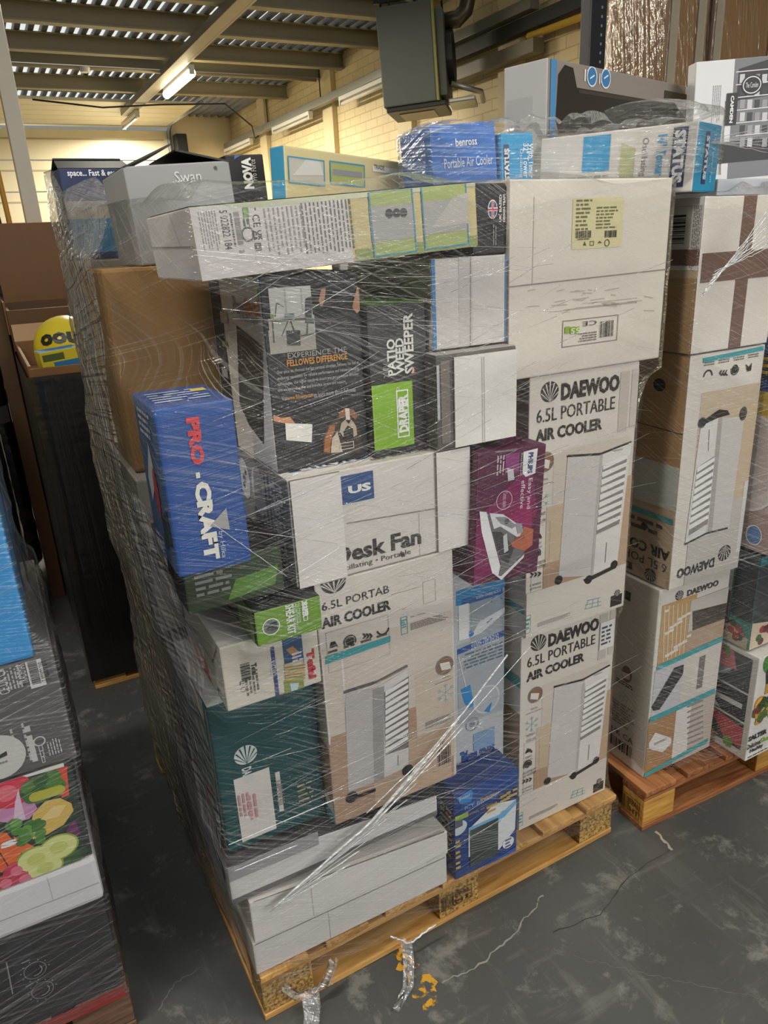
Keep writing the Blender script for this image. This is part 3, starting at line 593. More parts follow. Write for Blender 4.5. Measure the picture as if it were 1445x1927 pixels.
# --- tall air cooler cartons, narrow face
def cooler_narrow(box, like=None):
    A = Art(box, 'front', like=like); Q = PAPER
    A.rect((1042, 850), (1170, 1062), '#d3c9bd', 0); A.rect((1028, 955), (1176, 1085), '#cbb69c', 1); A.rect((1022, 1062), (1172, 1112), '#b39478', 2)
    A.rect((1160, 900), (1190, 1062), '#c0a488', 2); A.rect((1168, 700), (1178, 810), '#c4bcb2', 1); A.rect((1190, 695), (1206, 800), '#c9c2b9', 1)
    A.shell((1034, 737), .027, K, Q); A.text((1055, 754), (1166, 703), 'DAEWOO', K, bold=.045)
    A.text((1009, 797), (1157, 745), '6.5L PORTABLE', K); A.text((1007, 833), (1133, 785), 'AIR COOLER', K, bold=.035)
    A.ell((1026, 869), .024, '#8a6549', 2); A.ring((1026, 869), .026, .0025, '#6f7f80', 3); A.poly([(1016, 862), (1034, 866), (1031, 882), (1014, 877)], '#e2ded8', 4)
    A.text((1016, 906), (1030, 899), 'WITH', K, l=3); A.text((1006, 916), (1042, 905), 'REMOTE CONTROL', K)
    A.snow((1018, 942), .026); A.text((1006, 973), (1026, 962), 'INSTANT', K); A.text((1006, 985), (1026, 974), 'COOL AIR', K)
    A.frame((1001, 988), (1030, 1152), .0012, '#b5b0a8', 2); A.rect((978, 1082), (988, 1150), TEAL, 2)
    # carry handle, castor, arrows, swing
    A.poly([(1003, 1013), (1008, 1000), (1015, 1003), (1019, 1010), (1017, 1014), (1012, 1010)], K, 3); A.text((1003, 1027), (1018, 1018), 'CARRY', K); A.text((1002, 1034), (1019, 1026), 'HANDLE', K)
    A.ell((1008, 1042), .011, K, 3); A.ring((1008, 1042), .016, .003, K, 3, -30, 210); A.text((998, 1066), (1026, 1052), 'ON CASTORS FOR', K); A.text((998, 1074), (1026, 1060), 'EASY MOVEMENT', K)
    for k in range(3): A.poly([(996 + k * 7, 1078 - k), (1000 + k * 7, 1077 - k), (1004 + k * 7, 1080 - k), (999 + k * 7, 1087 - k), (996 + k * 7, 1087 - k), (1000 + k * 7, 1081 - k)], K, 3)
    A.text((996, 1104), (1018, 1094), '3 SPEED', K); A.text((996, 1111), (1018, 1101), 'SETTINGS', K)
    A.ring((1004, 1118), .016, .004, K, 3, 190, 350); A.text((993, 1140), (1016, 1130), 'AIRFLOW', K); A.text((991, 1147), (1018, 1136), 'OSCILLATION', K)
    # the cooler in the picture
    A.poly([(1067, 860), (1128, 857), (1110, 1083), (1050, 1086)], '#cfcbc8', 3); A.poly([(1128, 857), (1187, 832), (1160, 1060), (1110, 1083)], '#e3e0dc', 3); A.poly([(1128, 857), (1133, 855), (1115, 1081), (1110, 1083)], '#bdb8b4', 4)
    A.line((1066, 858), (1128, 854), .006, K, 4); A.line((1128, 854), (1187, 831), .005, K, 4)
    A.poly([(1133, 874), (1179, 856), (1164, 985), (1120, 1006)], '#8a8684', 4)
    for k in range(9):
        y = k * 14.2; A.poly([(1133 - y * .1, 874 + y), (1179 - y * .115, 855 + y), (1179 - y * .115, 862 + y), (1133 - y * .1, 884 + y)], '#f0eeea', 5)
    A.line((1140, 1020), (1137, 1058), .002, '#6f6b69', 5); A.text((1152, 850), (1170, 843), 'DAEWOO', K, l=5)
    A.poly([(1096, 1090), (1158, 1062), (1158, 1068), (1100, 1097)], K, 4)
    for p in ((1050, 1091), (1106, 1090), (1154, 1062)): A.ell(p, .013, '#1d1c1d', 5)
    # foot strip
    A.rect((975, 1150), (1176, 1215), Q, 3); A.rect((975, 1122), (1172, 1200), Q, 3)
    for k in range(3): A.line((1106 + k * 9, 1128 - k), (1100 + k * 12, 1145 - k * 2), .0018, TEAL, 4)
    A.line((1103, 1130), (1128, 1124), .0018, TEAL, 4); A.line((1098, 1146), (1130, 1138), .0018, TEAL, 4); A.line((1100, 1138), (1130, 1131), .0018, TEAL, 4)
    A.shell((1160, 1115), .011, K, Q, 4); A.rect((1148, 1122), (1168, 1135), K, 4); A.lines((1010, 1180), (1075, 1150), 5, '#7d7872', seed=4, l=4)
    A.frame((985, 1160), (997, 1190), .0015, TEAL, 4); A.lines((986, 1164), (996, 1184), 3, TEAL, l=4)
    A.done()
c_up = Carton('air_cooler_box', 'upper tall white air cooler carton on the middle stack, under the big plain carton', (.83, .03, .834), .352, .36, .698, body=PAPER)
cooler_narrow(c_up)
cL = c_up.art('left'); cL.frac = True; cL.rect((0, 0), (1, .2), '#d8d1c8', 1); cL.rect((.3, .25), (1, .7), '#b89678', 1); cL.rect((0, .1), (1, .13), TEAL, 2); cL.done('printed_side')
c_lo = Carton('air_cooler_box', 'lower tall white air cooler carton standing on the pale pallet at the right front', (.838, .055, .1615), .345, .36, .668, body=PAPER)
cooler_narrow(c_lo, Art(c_up, 'front'))
A = c_lo.art('left'); A.frac = True; A.rect((.0, .35), (1, .62), '#a98766', 1); A.rect((.0, .30), (1, .35), TEAL, 2); A.rect((0, .75), (1, .8), TEAL, 2); A.done('printed_side')
A = c_lo.art('front'); A.rect((1129, 1172), (1152, 1214), '#e6e4e1', 6); A.lines((1131, 1178), (1150, 1208), 5, '#4a4d66', seed=9, l=7); A.done('handwritten_label', 'small white paper label with handwriting')
# --- big plain white carton
big = Carton('plain_carton', 'big plain white carton with a yellow shipping label, top right of the middle stack', (.76, .02, 1.534), .478, .375, .424, body='#d8d1c6', bev=.004)
A = big.art('front')
A.line((958, 540), (1252, 507), .003, '#8f877c', 1); A.line((1005, 370), (1001, 535), .0015, '#bdb5a9', 1)
for k in range(26):
    x, y = random.uniform(990, 1220), random.uniform(545, 585); A.line((x, y), (x + random.uniform(8, 30), y - random.uniform(-3, 6)), .002, '#b3ab9f', 1)
A.lines((1032, 588), (1198, 566), 3, '#8d857b', 180, l=2, seed=2, ragged=.3); A.lines((1080, 574), (1198, 560), 2, '#8d857b', 180, l=2, seed=6)
A.frame((1058, 604), (1160, 640), .0015, '#5b5650', 2)
A.barcode((1128, 605), (1152, 632), True, '#4d4945', 3, n=16); A.text((1095, 614), (1122, 602), 'CE', '#4d4945', 180); A.lines((1085, 645), (1122, 622), 4, '#6d675f', 180, seed=8)
for x in (1062, 1072, 1081): A.rect((x, 615), (x + 8, 627), '#87a832', 3)
A.text((1073, 628), (1090, 616), '55', '#e8ecd8', 180, l=4); A.done()
A = big.art('front'); A.rect((1078, 373), (1168, 464), '#d5cda0', 1)
A.lines((1084, 374), (1115, 434), 8, '#6d673f', seed=3, ragged=.5, l=2); A.lines((1122, 388), (1164, 430), 7, '#6d673f', seed=13, ragged=.5, l=2)
A.barcode((1082, 435), (1111, 447), True, '#3a3828', 3, n=18); A.barcode((1137, 434), (1160, 446), True, '#3a3828', 3, n=14, seed=8); A.lines((1086, 448), (1108, 452), 1, '#6d673f', l=3)
A.poly([(1096, 462), (1099, 454), (1102, 462)], '#4a4730', 3); A.frame((1109, 454), (1116, 462), .0014, '#4a4730', 3); A.poly([(1123, 458), (1127, 453), (1132, 457)], '#4a4730', 3); A.ring((1141, 457), .008, .002, '#4a4730', 3)
A.done('shipping_label', 'pale yellow label with print and two barcodes')
# --- left wide-face air cooler
wide = Carton('air_cooler_box', 'wide-faced white air cooler carton left of centre, under the desk fan carton', (.236, .0, .517), .352, .35, .648, body=PAPER)
A = wide.art('front'); Q = PAPER
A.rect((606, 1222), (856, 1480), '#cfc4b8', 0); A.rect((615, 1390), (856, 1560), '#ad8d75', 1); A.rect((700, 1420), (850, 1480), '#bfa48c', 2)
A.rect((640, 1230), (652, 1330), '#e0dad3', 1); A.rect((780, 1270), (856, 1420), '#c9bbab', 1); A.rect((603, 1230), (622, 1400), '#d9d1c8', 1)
A.shell((627, 1094), .03, K, Q); A.text((606, 1150), (731, 1100), '6.5L PORTAB', K); A.text((606, 1184), (734, 1127), 'AIR COOLER', K, bold=.035)
A.lines((735, 1120), (800, 1100), 3, '#8c867e', seed=2); A.frame((795, 1095), (820, 1130), .001, '#b7b1a8')
A.frame((612, 1191), (734, 1230), .0012, '#b5b0a8', 2); A.poly([(612, 1250), (612, 1235), (734, 1196), (734, 1207)], TEAL, 3)
for k, x in enumerate((616, 646, 678, 708)):
    dy = -k * 10; y = 1216 + dy
    if k == 0: A.poly([(620, y + 3), (622, y - 8), (630, y - 10), (636, y + 1), (632, y - 1), (626, y + 2)], K, 3)
    elif k == 1: A.ell((658, y), .011, K, 3); A.ring((658, y), .016, .003, K, 3, -30, 210)
    elif k == 2:
        for j in range(3): xx = 681 + j * 6; A.poly([(xx, y - 4), (xx + 4, y - 5), (xx + 8, y), (xx + 4, y + 5), (xx, y + 6), (xx + 4, y + 1)], K, 3)
    else: A.ring((720, y - 4), .017, .004, K, 3, 190, 350)
    A.lines((x, y + 8), (x + 22, y + 18), 2, '#4d4a48', seed=k + 3, ragged=.1)
A.frame((753, 1162), (767, 1191), .0015, TEAL); A.lines((755, 1166), (765, 1180), 4, TEAL); A.text((772, 1162), (800, 1151), 'AIR COOLER', K); A.lines((772, 1186), (845, 1150), 6, '#6d6862', seed=6)
A.ell((836, 1252), .024, '#8a6549', 2); A.ring((836, 1252), .026, .0025, '#6f7f80', 3); A.poly([(826, 1248), (844, 1244), (848, 1257), (830, 1261)], '#e2ded8', 4)
A.text((831, 1277), (846, 1270), 'WITH', K); A.text((818, 1288), (852, 1274), 'REMOTE CONTROL', K); A.snow((838, 1303), .028); A.text((828, 1328), (850, 1320), 'INSTANT', K); A.text((828, 1335), (850, 1327), 'COOL AIR', K)
A.lines((800, 1372), (850, 1340), 6, '#6d6862', seed=16); A.frame((812, 1410), (846, 1440), .0012, '#8f8a84', 2); A.barcode((822, 1410), (848, 1432), True, n=14); A.text((822, 1403), (836, 1390), 'CE', K)
A.poly([(648, 1306), (712, 1292), (712, 1468), (655, 1490)], '#b9b4b3', 3); A.poly([(712, 1292), (766, 1258), (768, 1440), (712, 1468)], '#d3cfcd', 3); A.poly([(700, 1297), (722, 1290), (722, 1464), (703, 1472)], '#9a9594', 4)
A.line((646, 1302), (710, 1282), .008, '#55524f', 4); A.line((710, 1282), (766, 1252), .008, '#6b6764', 4)
A.poly([(722, 1302), (768, 1272), (768, 1405), (724, 1420)], '#6f6b6c', 4)
for k in range(10):
    y = k * 12; A.poly([(724, 1300 + y), (767, 1275 + y), (767, 1282 + y), (724, 1309 + y)], '#e6e3e1', 5)
A.line((748, 1420), (748, 1440), .002, '#8a8583', 5); A.poly([(658, 1500), (706, 1482), (706, 1488), (660, 1506)], '#1d1c1d', 4)
for p in ((661, 1499), (766, 1448)): A.ell(p, .016, '#1d1c1d', 5)
A.done()
A = wide.art('left'); A.frac = True; A.rect((.0, .0), (1, .35), '#9d836e', 1); A.rect((0, 0), (1, .1), '#d5d2cd', 2); A.rect((.3, .0), (1, .05), TEAL, 3); A.rect((0, .6), (1, .72), '#b6aaa0', 1); A.done('printed_side')
# --- desk fan carton
fan = Carton('desk_fan_box', 'white and grey desk fan carton with two loose flaps above the wide air cooler carton', (.198, .0, 1.168), .437, .345, .24, body='#dad4cd', cols={'left': '#77797d'})
CARDW = card('#e2ddd8')
A = fan.art('front'); A.rect((640, 897), (704, 937), '#2f4f86', 1); A.text((655, 930), (697, 906), 'US', '#e9e7e3', bold=.05)
A.line((652, 985), (818, 957), .003, '#8d8780', 1); A.text((630, 1064), (791, 992), 'Desk Fan', '#3a3734', bold=.03); A.text((628, 1082), (772, 1032), 'Oscillating • Portable', '#4a4744')
A.poly([(752, 1040), (758, 1038), (762, 1046), (755, 1048)], '#3b2f26', 4); A.line((788, 965), (790, 1050), .001, '#b9b2aa'); A.done()
fan.panel('box_flap', 'front', (541, 890), (654, 1118), CARDW, .008); fan.panel('box_flap', 'front', (817, 840), (897, 1066), CARDW, .008)
A = fan.art('left'); A.ell((461, 900), .04, '#c9ccd4', 1, .05); A.ell((461, 900), .012, '#6c6f78', 2); A.ell((463, 888), .007, '#2c2d33', 3); A.ell((461, 912), .007, '#2c2d33', 3)
A.ell((487, 924), .045, '#c3c6ce', 1, .06); A.ell((490, 918), .012, '#8c8f98', 2); A.rect((529, 1015), (541, 1095), '#2f4f86', 1); A.text((531, 1087), (540, 1023), 'STATUS', '#e6e6e6', 270, .04)
A.text((520, 995), (532, 918), '12" Desk Fan', '#d9d9dc', 270, .02); A.lines((505, 1015), (518, 905), 4, '#b3b5bb', 270, seed=5); A.done('printed_side')
A = fan.art('top'); A.rect((537, 885), (695, 862), '#2f4f86', 1); A.text((560, 884), (675, 868), 'STATUS', '#e3e1de', 180, .05); A.text((700, 868), (800, 846), '12" Desk Fan', '#55524f', 180, .03); A.done('printed_top')
# --- shredder carton
BLK = '#1b1b1c'
sh = Carton('shredder_box', 'glossy black and white paper shredder carton with a dog picture', (.198, .05, 1.41), .21, .36, .388, body=BLK, cols={'left': '#d9d6d2'}, var=.02)
A = sh.art('front')
A.rect((504, 543), (593, 657), '#d9d8d2', 1); A.rect((504, 622), (595, 657), '#a9a395', 2); A.rect((504, 600), (593, 624), '#b7b3a8', 2)
for x in (536, 567): A.rect((x, 543), (x + 2, 600), '#b9b8b2', 2)
A.poly([(502, 603), (585, 597), (592, 602), (508, 606)], '#5d5a52', 3); A.line((512, 604), (515, 645), .003, '#4b4944', 3); A.line((545, 602), (556, 630), .003, '#4b4944', 3); A.line((542, 602), (530, 632), .002, '#4b4944', 3)
A.poly([(574, 562), (587, 556), (585, 604), (573, 604)], '#3c3d40', 4); A.line((573, 605), (590, 606), .006, '#3c3d40', 4); A.line((578, 606), (577, 630), .003, '#4b4944', 4); A.line((565, 632), (590, 628), .003, '#4b4944', 4)
A.poly([(538, 622), (564, 621), (565, 650), (540, 650)], '#242424', 4);
A.poly([(507, 590), (514, 590), (515, 599), (508, 599)], '#7fa042', 4); A.line((520, 570), (517, 596), .0012, '#3c3d40', 4); A.line((520, 570), (533, 577), .0012, '#3c3d40', 4); A.rect((535, 590), (553, 597), '#6f8a8a', 4)
SKIN = '#c58a63'
A.poly([(604, 543), (612, 542), (611, 558), (606, 577), (602, 575), (599, 566)], SKIN, 2); A.poly([(671, 540), (682, 540), (677, 565), (678, 583), (671, 590), (662, 578)], SKIN, 2)
A.text((541, 675), (651, 652), 'EXPERIENCE THE', '#a9a49c', bold=.0); A.text((540, 690), (652, 664), 'FELLOWES DIFFERENCE', '#e09a3a', bold=.02)
for k, tx in enumerate(('Ever since we invented the first personal shredder, Fellowes has had an', 'enduring reputation for reliable performance and industry-leading', 'technologies. Our higher standards ensure you get a premium shredder', 'with exceptional quality and first-class service and support.')):
    y = 694 + k * 11; A.text((522, y + 12), (674 if k < 3 else 650, y - (16 if k < 3 else 13)), tx, '#b9b6b0')
A.text((530, 754), (540, 744), 'Visit', '#b9b6b0'); A.text((541, 753), (588, 738), 'www.fellowes.com', '#e09a3a'); A.text((590, 748), (668, 728), 'to learn more about Fellowes', '#b9b6b0')
A.poly([(514, 780), (528, 786), (545, 784), (556, 798), (550, 803), (537, 797), (514, 792)], SKIN, 2); A.poly([(536, 796), (587, 798), (586, 832), (538, 828)], '#e6e2da', 3); A.rect((534, 828), (592, 838), '#2c2c2d', 2)
# the dog
A.poly([(608, 855), (606, 830), (616, 800), (632, 786), (640, 775), (658, 774), (666, 790), (676, 812), (682, 838), (676, 852)], '#3a2a1c', 2)
A.poly([(609, 850), (610, 825), (620, 800), (631, 800), (622, 830), (620, 852)], '#a3622f', 3); A.poly([(622, 852), (624, 825), (634, 812), (644, 850)], '#c9bba4', 3)
A.poly([(636, 776), (648, 767), (664, 770), (672, 782), (668, 790), (658, 780), (648, 782), (638, 788)], '#8d5a34', 4); A.poly([(648, 768), (656, 768), (658, 792), (650, 792)], '#d9cdbb', 5)
A.poly([(638, 812), (641, 796), (650, 788), (662, 790), (669, 802), (671, 818), (664, 822), (660, 806), (652, 804), (645, 822)], '#b9ab94', 5); A.poly([(645, 812), (653, 800), (663, 806), (664, 824), (646, 826)], '#241c18', 6)
A.ell((643, 790), .0035, '#120e0c', 6); A.ell((664, 790), .0035, '#120e0c', 6); A.poly([(649, 790), (659, 790), (655, 797)], '#181212', 7)
A.frame((638, 834), (665, 842), .0012, '#dcdad6', 6); A.text((641, 841), (662, 835), 'Fellowes', '#e6e4e0', l=7); A.done()
A = sh.art('left'); A.rect((408, 500), (434, 860), '#1c1a1a', 1); A.text((441, 590), (467, 560), 'Power', '#77767a', l=3); A.text((463, 592), (486, 562), 'Shred', '#d9762a', bold=.03, l=3); A.text((452, 608), (486, 594), 'The World’s Toughest', '#55545a', l=3)
A.poly([(446, 612), (495, 652), (497, 835), (470, 800), (452, 760)], '#2a2a2c', 2); A.poly([(452, 640), (490, 672), (491, 800), (460, 770)], '#3b3c3f', 3); A.rect((484, 541), (499, 568), '#5b8a34', 2); A.text((486, 560), (497, 550), '5 YRS', '#e6ecd8', l=3)
A.rect((415, 585), (431, 610), '#b9a79c', 3); A.rect((418, 690), (431, 712), '#b3b7b9', 3); A.rect((419, 640), (431, 655), '#6d8a52', 3); A.done('printed_side')
# --- patio weed sweeper carton
pw = Carton('weed_sweeper_box', 'black and green patio weed sweeper carton beside the black shredder carton', (.412, .03, 1.41), .138, .62, .318, body='#2c2b29', cols={'top': '#5f9a2e'}, var=.03)
A = pw.art('front'); A.text((729, 708), (742, 637), 'PATIO', '#e2e0da', 90, .03); A.text((745, 705), (758, 635), 'WEED', '#e2e0da', 90, .03); A.text((761, 704), (775, 588), 'SWEEPER', '#e2e0da', 90, .03); A.text((721, 712), (730, 683), '230V', '#9b9892', 90); A.text((774, 706), (781, 690), '1500', '#b8323a', 90)
A.rect((688, 728), (779, 835), '#84b41d', 2); A.rect((688, 728), (707, 835), '#8fbd2a', 3)
A.ring((757, 768), .014, .0028, '#f0f2ea', 4, 0, 180, ry=.012); 
A.frame((744, 735), (770, 820), .0028, '#f0f2ea', 4); A.text((750, 814), (765, 741), 'DRAPER', '#f0f2ea', 90, .06, 5); A.ring((747, 732), .0035, .001, '#f0f2ea', 5); A.done()
A = pw.art('top'); A.frac = True; A.rect((.0, .0), (1, .3), '#6aa832', 1); A.rect((.1, .34), (.8, .5), '#c9ccc4', 1); A.rect((0, .5), (1, 1), '#20211d', 1); A.done('printed_top')
# --- white carton with blue edges, and the white-and-grey carton below it
we = Carton('appliance_carton', 'white carton with bright blue edges below the black label carton', (.56, .02, 1.624), .193, .5, .186, body='#cfcac6')
A = we.art('front'); A.rect((800, 470), (822, 672), '#3a7ab8', 1); A.rect((950, 460), (962, 650), '#3a7ab8', 1); A.line((885, 480), (885, 655), .0025, '#8f8a86', 1); A.rect((862, 470), (890, 660), '#c4bfbb', 0); A.done()
wg = Carton('appliance_carton', 'bright white carton with dark grey edge strips at the centre of the stack', (.545, -.015, 1.413), .21, .4, .207, body='#5a5552', cols={'top': '#a9a5a0'}, bev=.006)
wg.panel('box_flap', 'front', (852, 672), (968, 830), card('#e6e3dd'), .005)
A = wg.art('front'); A.rect((828, 680), (848, 832), '#7b726a', 1); A.rect((806, 690), (828, 790), '#b9bfc2', 1); A.rect((808, 738), (814, 762), '#2c2c30', 2); A.rect((970, 660), (985, 830), '#4a4644', 1); A.done()
A = Art(wg, 'front'); A.line((905, 670), (907, 835), .0018, '#8d8984', 22); A.done('flap_seam')
A = wg.art('top'); A.frac = True; A.lines((.5, .1), (.95, .45), 6, '#55514e', seed=3); A.done('printed_top')
# --- steam iron carton
PU = '#551a3c'
ir = Carton('steam_iron_box', 'dark purple steam iron carton standing between the fan and the air coolers', (.621, -.034, 1.072), .193, .13, .325, roll=-3.2, body=PU, var=.04)
A = ir.art('front'); A.poly([(895, 980), (1000, 870), (1010, 960), (985, 1040), (890, 1110), (882, 1060)], '#7d1d55', 1); A.poly([(930, 1000), (1000, 930), (1000, 990), (940, 1080)], '#93215f', 2)
A.poly([(984, 850), (1011, 843), (1006, 890), (988, 897), (982, 890)], '#eceaec', 3); A.text((991, 891), (1003, 850), 'PHILIPS', '#2a3f7a', 270, .05, 4); A.text((977, 892), (983, 852), 'EasySpeed', '#e3d3dc', 270)
A.text((988, 958), (1001, 899), 'Easy and', '#eadfe5', 270); A.text((977, 957), (988, 903), 'effective', '#eadfe5', 270)
A.rect((951, 855), (975, 888), '#8e3a78', 2); A.lines((934, 858), (948, 895), 3, '#cdb3c2', 270, seed=3); A.ring((948, 941), .023, .0018, '#d9b9ca', 3); A.text((942, 956), (954, 926), 'Ceramic soleplate', '#d9b9ca', 270)
A.poly([(953, 880), (965, 883), (967, 902), (955, 905)], '#c9cacd', 3); A.poly([(930, 832), (975, 828), (968, 848), (935, 852)], '#7d7a80', 3); A.poly([(940, 834), (968, 831), (962, 841), (944, 844)], '#c3c2c6', 4)
# iron, sole up to the left
A.poly([(901, 962), (914, 963), (941, 1068), (936, 1084), (925, 1078), (905, 1000)], '#e8e8ea', 4); A.poly([(914, 963), (935, 985), (980, 1010), (985, 1040), (958, 1068), (941, 1084), (936, 1084), (941, 1060)], '#6f6e70', 4)
A.poly([(920, 965), (945, 967), (972, 985), (982, 1000), (975, 1012), (940, 990), (928, 995)], '#dcdce0', 5); A.poly([(930, 972), (950, 972), (970, 988), (962, 994), (940, 984)], '#8d8d92', 6); A.ell((952, 980), .007, '#5a5a5e', 7); A.poly([(945, 1008), (952, 1003), (955, 1035), (947, 1040)], '#c9c9cc', 6)
A.poly([(925, 1000), (942, 1000), (966, 1030), (955, 1060), (940, 1050)], '#3f3e41', 5); A.poly([(926, 1078), (941, 1084), (985, 1042), (984, 1048), (942, 1092)], '#e3e3e6', 5)
A.poly([(980, 1000), (984, 990), (1002, 995), (1000, 1025), (985, 1036), (962, 1028), (960, 1020), (975, 1012)], '#b8674a', 6); A.poly([(968, 1010), (985, 1006), (985, 1012), (966, 1018)], '#9d523a', 7); A.poly([(968, 984), (980, 984), (983, 1000), (972, 1004)], '#9a9aa0', 7); A.done()
# --- scrubber carton and portable cooler carton below
sc = Carton('scrubber_box', 'tall blue and white cleaning scrubber carton squeezed between two air cooler cartons', (.625, .1, .1615), .19, .2, .90, body='#b9bec4')
A = sc.art('front'); A.poly([(858, 1112), (965, 1085), (965, 1100), (900, 1122), (880, 1136), (858, 1140)], '#2e86c0', 1); A.poly([(868, 1128), (945, 1106), (945, 1117), (868, 1140)], '#1f5a9e', 2); A.text((895, 1127), (941, 1108), '3 SCRUBBING HEADS', '#e6eaee', 180)
A.rect((885, 1128), (960, 1190), '#98a3ad', 1); A.rect((862, 1140), (882, 1200), '#e3e5e7', 2); A.poly([(884, 1200), (900, 1170), (955, 1140), (955, 1150), (905, 1190)], '#d3d8dd', 3); A.ring((934, 1130), .018, .004, '#3f93cc', 3, 0, 180); A.ell((886, 1192), .008, '#2b7fc0', 4); A.line((915, 1172), (925, 1163), .004, '#2b7fc0', 4); A.lines((935, 1165), (960, 1140), 3, '#55606a', 180)
A.poly([(860, 1222), (957, 1182), (957, 1193), (860, 1232)], '#1f4f9e', 2); A.text((886, 1222), (937, 1191), 'EXTENDABLE HANDLE', '#e6eaee', 180); A.rect((860, 1215), (957, 1330), '#a3abb3', 1); A.lines((870, 1262), (945, 1205), 5, '#5a6a80', 180, seed=4)
A.line((862, 1235), (878, 1300), .003, '#d5d9dc', 3); A.poly([(866, 1297), (884, 1288), (892, 1330), (880, 1335), (872, 1318)], '#2f87c8', 3); A.ell((915, 1315), .045, '#aeb6bd', 2); A.ring((915, 1315), .045, .006, '#c6ccd1', 3); A.poly([(910, 1338), (925, 1320), (920, 1340)], '#2f87c8', 4); A.ring((888, 1362), .022, .003, '#8892a0', 3); A.ell((888, 1362), .009, '#78839a', 3)
A.rect((890, 1382), (930, 1398), '#7f9fc4', 2); A.text((868, 1436), (930, 1398), 'Scrub Buddi', '#2b4f94', 180, .05, 4); A.text((866, 1440), (880, 1410), 'XL', '#2b4f94', 180, .05, 4); A.done()
pc = Carton('mini_cooler_box', 'navy blue carton picturing a white personal air cooler, standing on the pale pallet', (.575, -.004, .1615), .212, .098, .296, body='#1d3a78')
A = pc.art('front'); A.rect((866, 1452), (975, 1478), '#234a90', 1); A.poly([(858, 1502), (886, 1485), (890, 1492), (886, 1508), (866, 1512)], '#3a86c8', 2); A.text((864, 1507), (884, 1492), 'polar', '#e6eaf0'); A.text((874, 1524), (935, 1490), 'ICY BREEZE', '#7aa6d8', bold=.02); A.text((874, 1534), (935, 1510), 'PERSONAL AIR COOLER', '#c9a64a')
A.text((903, 1508), (938, 1487), 'POWER CHILL 2.0', '#d9a640', bold=.02)
A.poly([(881, 1560), (930, 1512), (971, 1503), (968, 1560), (938, 1598), (881, 1612)], '#dfe3e6', 3); A.poly([(881, 1557), (938, 1532), (971, 1503), (970, 1512), (938, 1547), (881, 1570)], '#6fb0dc', 4); A.rect((883, 1562), (936, 1605), '#3b4442', 5)
for k in range(8): A.line((885, 1571 + k * 4.6), (934, 1558 + k * 4.6), .0022, '#7c8582', 6)
A.ell((862, 1558), .028, '#c9d3da', 2, .024); A.rect((855, 1545), (870, 1553), '#55606a', 3); A.poly([(848, 1540), (880, 1527), (880, 1536), (848, 1548)], '#8fae3a', 3); A.ell((955, 1584), .02, '#e6e8ec', 6); A.lines((949, 1578), (961, 1590), 3, '#4a5a8c', l=7)
for x, y in ((846, 1590), (846, 1610), (846, 1630), (940, 1500), (952, 1492), (915, 1520)): A.lines((x, y - 4), (x + 22, y + 3), 2, '#c2a850', seed=x, ragged=.5, l=3)
A.poly([(905, 1632), (970, 1592), (970, 1602), (905, 1640)], '#2b5cb0', 3); A.done()
A = pc.art('left'); A.frac = True; A.lines((.3, .2), (.9, .8), 9, '#c2a850', seed=4); A.done('printed_side')
# --- flat white cartons at the foot
b1 = Carton('flat_carton', 'flat white carton lying directly on the left of the pale pallet', (-.004, .003, .1615), .556, .42, .103, body='#d6d2ce')
A = b1.art('front'); A.frac = True; A.line((0.01, .96), (.99, .9), .002, '#8d8985'); A.line((.36, .02), (.36, .9), .001, '#b5b1ad'); A.done('flap_seam')
b2 = Carton('flat_carton', 'white wedge-topped carton second from the bottom at the left corner', (.002, .0, .2655), .553, .42, .132, body='#dcd8d4', slope=-.055)
A = b2.art('front'); A.frac = True; A.line((.02, 1.0), (.98, .62), .006, '#77746f'); A.line((.28, .02), (.28, .8), .001, '#b8b4b0'); A.rect((.45, .2), (.4501, .21), '#888'[0:1] + '888888'); A.done('flap_seam')
b3 = Carton('flat_carton', 'long white carton with grey upper band under the dark teal carton', (-.034, .01, .402), .565, .43, .112, body='#d5d1cf', slope=-.05, cols={'left': '#a9a6a8', 'top': '#4b4a4a'})
A = b3.art('front'); A.frac = True; A.rect((.0, .62), (.4, .99), '#9c999b'); A.rect((.0, 0), (1, .14), '#6b6868'); A.done()
A = b3.art('left'); A.frac = True; A.rect((.5, .3), (.9, .7), '#3f6aa8'); A.done('printed_side')
# --- dark teal carton
DT = '#1c4a4d'
te = Carton('dark_teal_box', 'dark teal appliance carton with a torn white label at the left front', (-.018, .045, .5185), .248, .42, .405, body=DT, cols={'left': '#2f6468', 'top': '#a9adad'}, var=.05)
A = te.art('front'); A.shell((462, 1420), .027, '#cfd6d4', DT, 1, 1); A.text((458, 1476), (472, 1440), 'DAEW', '#cfd6d4', 270, .04); A.lines((558, 1475), (592, 1510), 5, '#b9a27a', 0, .3, seed=3); A.done()
te.panel('torn_label', 'front', (439, 1468), (520, 1558), card('#d9d4ce'), .0015); te.panel('torn_label', 'front', (517, 1454), (534, 1524), card('#d3cec8'), .0015)
A = Art(te, 'front'); A.lines((452, 1550), (468, 1488), 3, '#c9959a', 270, seed=2, l=9); A.lines((470, 1545), (482, 1490), 2, '#c9959a', 270, seed=4, l=9); A.text((521, 1515), (530, 1465), '14MW30', '#8a8680', 270, 0, 9); A.done('label_print')
A = te.art('left'); A.frac = True; A.rect((.94, .02), (.995, .98), '#8d9a9b', 1); A.poly([(.55, .1), (.75, .35), (.8, .2), (.7, .05)], '#7d3a30', 2); A.rect((0, .85), (.9, .98), '#c9cccb', 1); A.done('printed_side')
